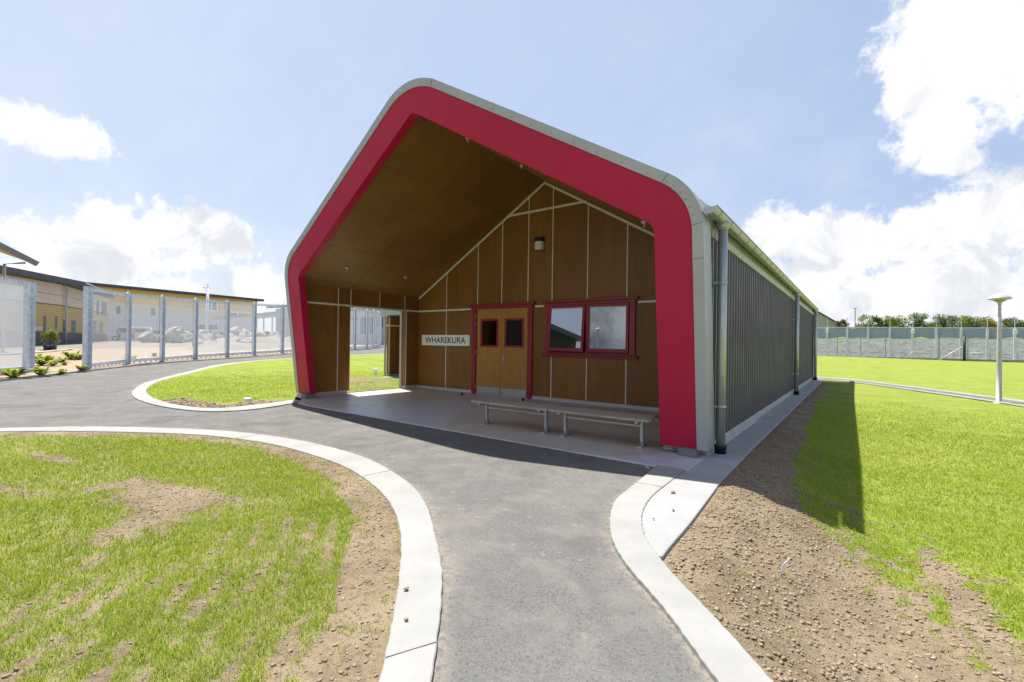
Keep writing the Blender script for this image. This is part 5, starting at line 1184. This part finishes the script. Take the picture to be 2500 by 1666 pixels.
def gl(px, Z): p = at(px, 838, Z); return (p.x, p.y, Tz(p.x, p.y))
hd = math.atan2(dB.y, dB.x)
v1 = gl(318, 66); vehicle('van', 'white van parked left, behind the worker in orange', WP, v1, hd+2.6)
v2 = gl(374, 76); vehicle('pickup', 'silver pickup parked left of the white one', SP, v2, hd+.2)
v3 = gl(418, 78); vehicle('pickup', 'white pickup parked mid way along the warehouse, behind the rocks', WP, v3, hd+.1)
v4 = gl(518, 80); vehicle('van', 'white van parked by the warehouse door behind the boulders', WP, v4, hd)
v5 = gl(662, 72); vehicle('pickup', 'white pickup under the walkway beside the red portal', WP, v5, hd-1.2)

# people ----------------------------------------------------------------
SKIN = flat('skin', (.42, .26, .18), .5); HIV = flat('orange_hi_vis_cloth', (.75, .13, .03), .8, var=.06); HIY = flat('yellow_hi_vis_cloth', (.45, .6, .06), .8); TROU = flat('dark_work_trousers', (.05, .055, .07), .9); HELM = flat('white_helmet', (.65, .66, .66), .3); GREYC = flat('grey_work_shirt', (.24, .25, .27), .9)
def person(px, Z, label, shirt, rz, arms=.25, hat=HELM):
    p = at(px, 838, Z); g = Tz(p.x, p.y); r = empty('person', (p.x, p.y, g), label, 'person', 'workers among the parked vehicles')
    def skel(name, nodes, edges, mat):
        me = bpy.data.meshes.new(name); me.from_pydata([n_[0] for n_ in nodes], edges, []); o = bpy.data.objects.new(name, me); COL.objects.link(o); o.parent = r
        md_ = o.modifiers.new('skin', 'SKIN'); md_.use_smooth_shade = True
        for i, n_ in enumerate(nodes): me.skin_vertices[0].data[i].radius = n_[1]; me.skin_vertices[0].data[i].use_root = (i == 0)
        sb = o.modifiers.new('subsurf', 'SUBSURF'); sb.levels = 1; sb.render_levels = 1; me.materials.append(mat); return o
    R_ = lambda a, b_=None: (a, b_ or a)
    body = [((0, 0, .95), R_(.15, .11)), ((0, 0, 1.18), R_(.14, .10)), ((0, 0, 1.38), R_(.16, .10)), ((0, 0, 1.50), R_(.06)), ((0, .01, 1.60), R_(.085, .095)), ((0, .01, 1.70), R_(.08, .09)),
            ((.18, 0, 1.40), R_(.055)), ((.25, .02, 1.14), R_(.042)), ((.27, arms, .95), R_(.032)), ((.27, arms+.07, .90), R_(.028)), ((-.18, 0, 1.40), R_(.055)), ((-.25, .02, 1.14), R_(.042)), ((-.27, arms, .95), R_(.032)), ((-.27, arms+.07, .90), R_(.028)),
            ((.10, 0, .86), R_(.09)), ((.12, .02, .48), R_(.065)), ((.13, 0, .09), R_(.045)), ((.13, .13, .04), R_(.04)), ((-.10, 0, .86), R_(.09)), ((-.12, .02, .48), R_(.065)), ((-.13, -.04, .09), R_(.045)), ((-.13, .09, .04), R_(.04))]
    ed = [(0, 1), (1, 2), (2, 3), (3, 4), (4, 5), (2, 6), (6, 7), (7, 8), (8, 9), (2, 10), (10, 11), (11, 12), (12, 13), (0, 14), (14, 15), (15, 16), (16, 17), (0, 18), (18, 19), (19, 20), (20, 21)]
    skel('body', body, ed, SKIN)
    skel('shirt', [((0, 0, .93), R_(.17, .13)), ((0, 0, 1.18), R_(.16, .12)), ((0, 0, 1.40), R_(.175, .12)), ((.19, 0, 1.40), R_(.07)), ((.25, .02, 1.16), R_(.055)), ((-.19, 0, 1.40), R_(.07)), ((-.25, .02, 1.16), R_(.055))], [(0, 1), (1, 2), (2, 3), (3, 4), (2, 5), (5, 6)], shirt)
    skel('trousers', [((0, 0, .93), R_(.165, .125)), ((.10, 0, .84), R_(.105)), ((.12, .02, .48), R_(.082)), ((.13, 0, .12), R_(.065)), ((-.10, 0, .84), R_(.105)), ((-.12, .02, .48), R_(.082)), ((-.13, -.04, .12), R_(.065))], [(0, 1), (1, 2), (2, 3), (0, 4), (4, 5), (5, 6)], TROU)
    hm = MB().lathe((0, .01, 0), [(.15, 1.70), (.125, 1.71), (.12, 1.76), (.09, 1.81), (0, 1.83)], 16).build('helmet', hat, None); hm.parent = r
    r.rotation_euler = (0, 0, rz); return r
person(323, 62, 'person in orange hi vis shirt and white helmet by the white van', HIV, 1.2)
person(290, 63, 'person in grey shirt standing left of the fence post near the van', GREYC, 2.4, hat=TROU)
person(478, 68, 'person in white helmet mostly hidden behind the boulders', GREYC, .5)
person(509, 68, 'person in yellow green hi vis and helmet behind the boulders', HIY, 2.8, hat=HIY)

# potted tree and bed plants ------------------------------------------------
p = at(122, 861, 36); zb = Tz(p.x, p.y)
pt = empty('potted_tree', (p.x, p.y, zb), 'leafy young tree in a black planter bag beside the curved garden path', 'plant'); MB().lathe((p.x, p.y, zb), [(0, .0), (.36, 0), (.40, .38), (.36, .38), (.34, .33), (0, .33)], 16).build('planter_bag', BLACK, pt)
MB().tube([(p.x, p.y, zb+.3), (p.x+.03, p.y, zb+.8), (p.x, p.y+.05, zb+1.3)], [.035, .03, .015], 8).build('trunk', BARKM, pt)
leaf_cloud('crown', [(p.x+dx, p.y+dy, zb+dz, r_) for dx, dy, dz, r_ in ((0, 0, 1.1, .4), (.35, .2, 1.0, .3), (-.3, -.2, 1.2, .32), (.5, .3, .72, .22), (-.15, .1, 1.5, .26), (.25, .1, 1.4, .3), (-.45, -.3, .8, .22))], 1200, .07, LEAFS[0], pt)
PLB = leafmat('bed_leaf', (.16, .24, .03), (.40, .44, .06))
def tuft(x, y, s_, label):
    zb = Tz(x, y)+.02; mb = MB(); vs = []
    for k in range(34):
        a = random.uniform(0, 6.28); l = s_*random.uniform(.6, 1.1); up = random.uniform(.25, 1.0); w_ = s_*.14; d = Vector((math.cos(a), math.sin(a), 0)); sd_ = Vector((-d.y, d.x, 0))*w_
        b0 = Vector((x, y, zb)); m1 = b0+d*l*.45+Vector((0, 0, l*up*.7)); e_ = b0+d*l*.95+Vector((0, 0, l*up*.6)); mb.add([b0-sd_*.3, b0+sd_*.3, m1+sd_, e_, m1-sd_], [(0, 1, 2, 4), (4, 2, 3)])
    o = mb.build('bed_plant', PLB, None, origin=(x, y, zb)); t_ = o.data.attributes.new('tone', 'FLOAT', 'POINT'); t_.data.foreach_set('value', np.repeat(RNG.random(34), 5).astype(np.float32)); tag(o, label, 'plant', 'leafy plants in the mulched bed')
for x, y, s_, lb in ((-31, 4.5, .7, 'leafy bed plant in front of the potted tree, tallest of the row'), (-33.8, 4.8, .6, 'leafy bed plant just behind the tallest one, left of the potted tree'), (-34.5, 5.3, .5, 'leafy bed plant directly below the potted tree'), (-29.8, 4.7, .4, 'small bed plant in the middle of the gateway bed'), (-32.5, 5.45, .5, 'leafy bed plant right of the middle of the gateway'), (-30.2, 5.15, .28, 'tiny bed plant near the gateway plinth'),
                    (-35.6, 6.36, .8, 'wide leafy bed plant next to the right gate post'), (-34.6, 6.5, .6, 'leafy bed plant right against the right gate post'), (-22.5, 2.6, .62, 'yellow green plant outside the fence, below the left gate post'), (-23.1, 3.35, .5, 'yellow green plant between the road kerb and the gateway plinth'), (-23.7, 4.0, .3, 'small yellow plant between road and plinth, right of the larger one'), (-24.9, 4.75, .4, 'plant at the foot of the right gate post'),
                    (-34, 8.5, .4, 'low plant behind the first bay of the curved fence'), (-32.6, 8.4, .35, 'low plant behind the second fence bay'), (-35.5, 10.2, .4, 'low plant behind the third fence bay')):
    tuft(x, y, s_, lb)

# building behind the camera, seen as a dark reflection in the left pane
q1 = at(1347, 842, 34); q2 = at(1403, 842, 40); bx0, by0 = q1.x, 2*9.72-q1.y; bx1, by1 = q2.x, 2*9.72-q2.y
DARKW = flat('shaded_wall_tone', (.03, .028, .028), .8)  # shaded side put into the wall colour so it mirrors as a silhouette
ro = empty('opposite_building', (bx0, by0, 0), 'gabled building in dark silhouette mirrored in the left window pane', 'building'); mb = MB(); mb.box(bx1-14, bx1, by1, by1+8, 0, 6.4); mb.build('wall', DARKW, ro, .02)
mb = MB(); mb.hexa([(bx1-14.5, by1+8.4, 6.4), (bx1+.4, by1+8.4, 6.4), (bx1+.4, by1-.4, 6.4), (bx1-14.5, by1-.4, 6.4)], [(bx1-14.5, by1+8.4, 9.4), (bx1+.4, by1+8.4, 6.8), (bx1+.4, by1-.4, 6.8), (bx1-14.5, by1-.4, 9.4)]); mb.build('roof', DARKF, ro)
print('objects', len(bpy.data.objects))
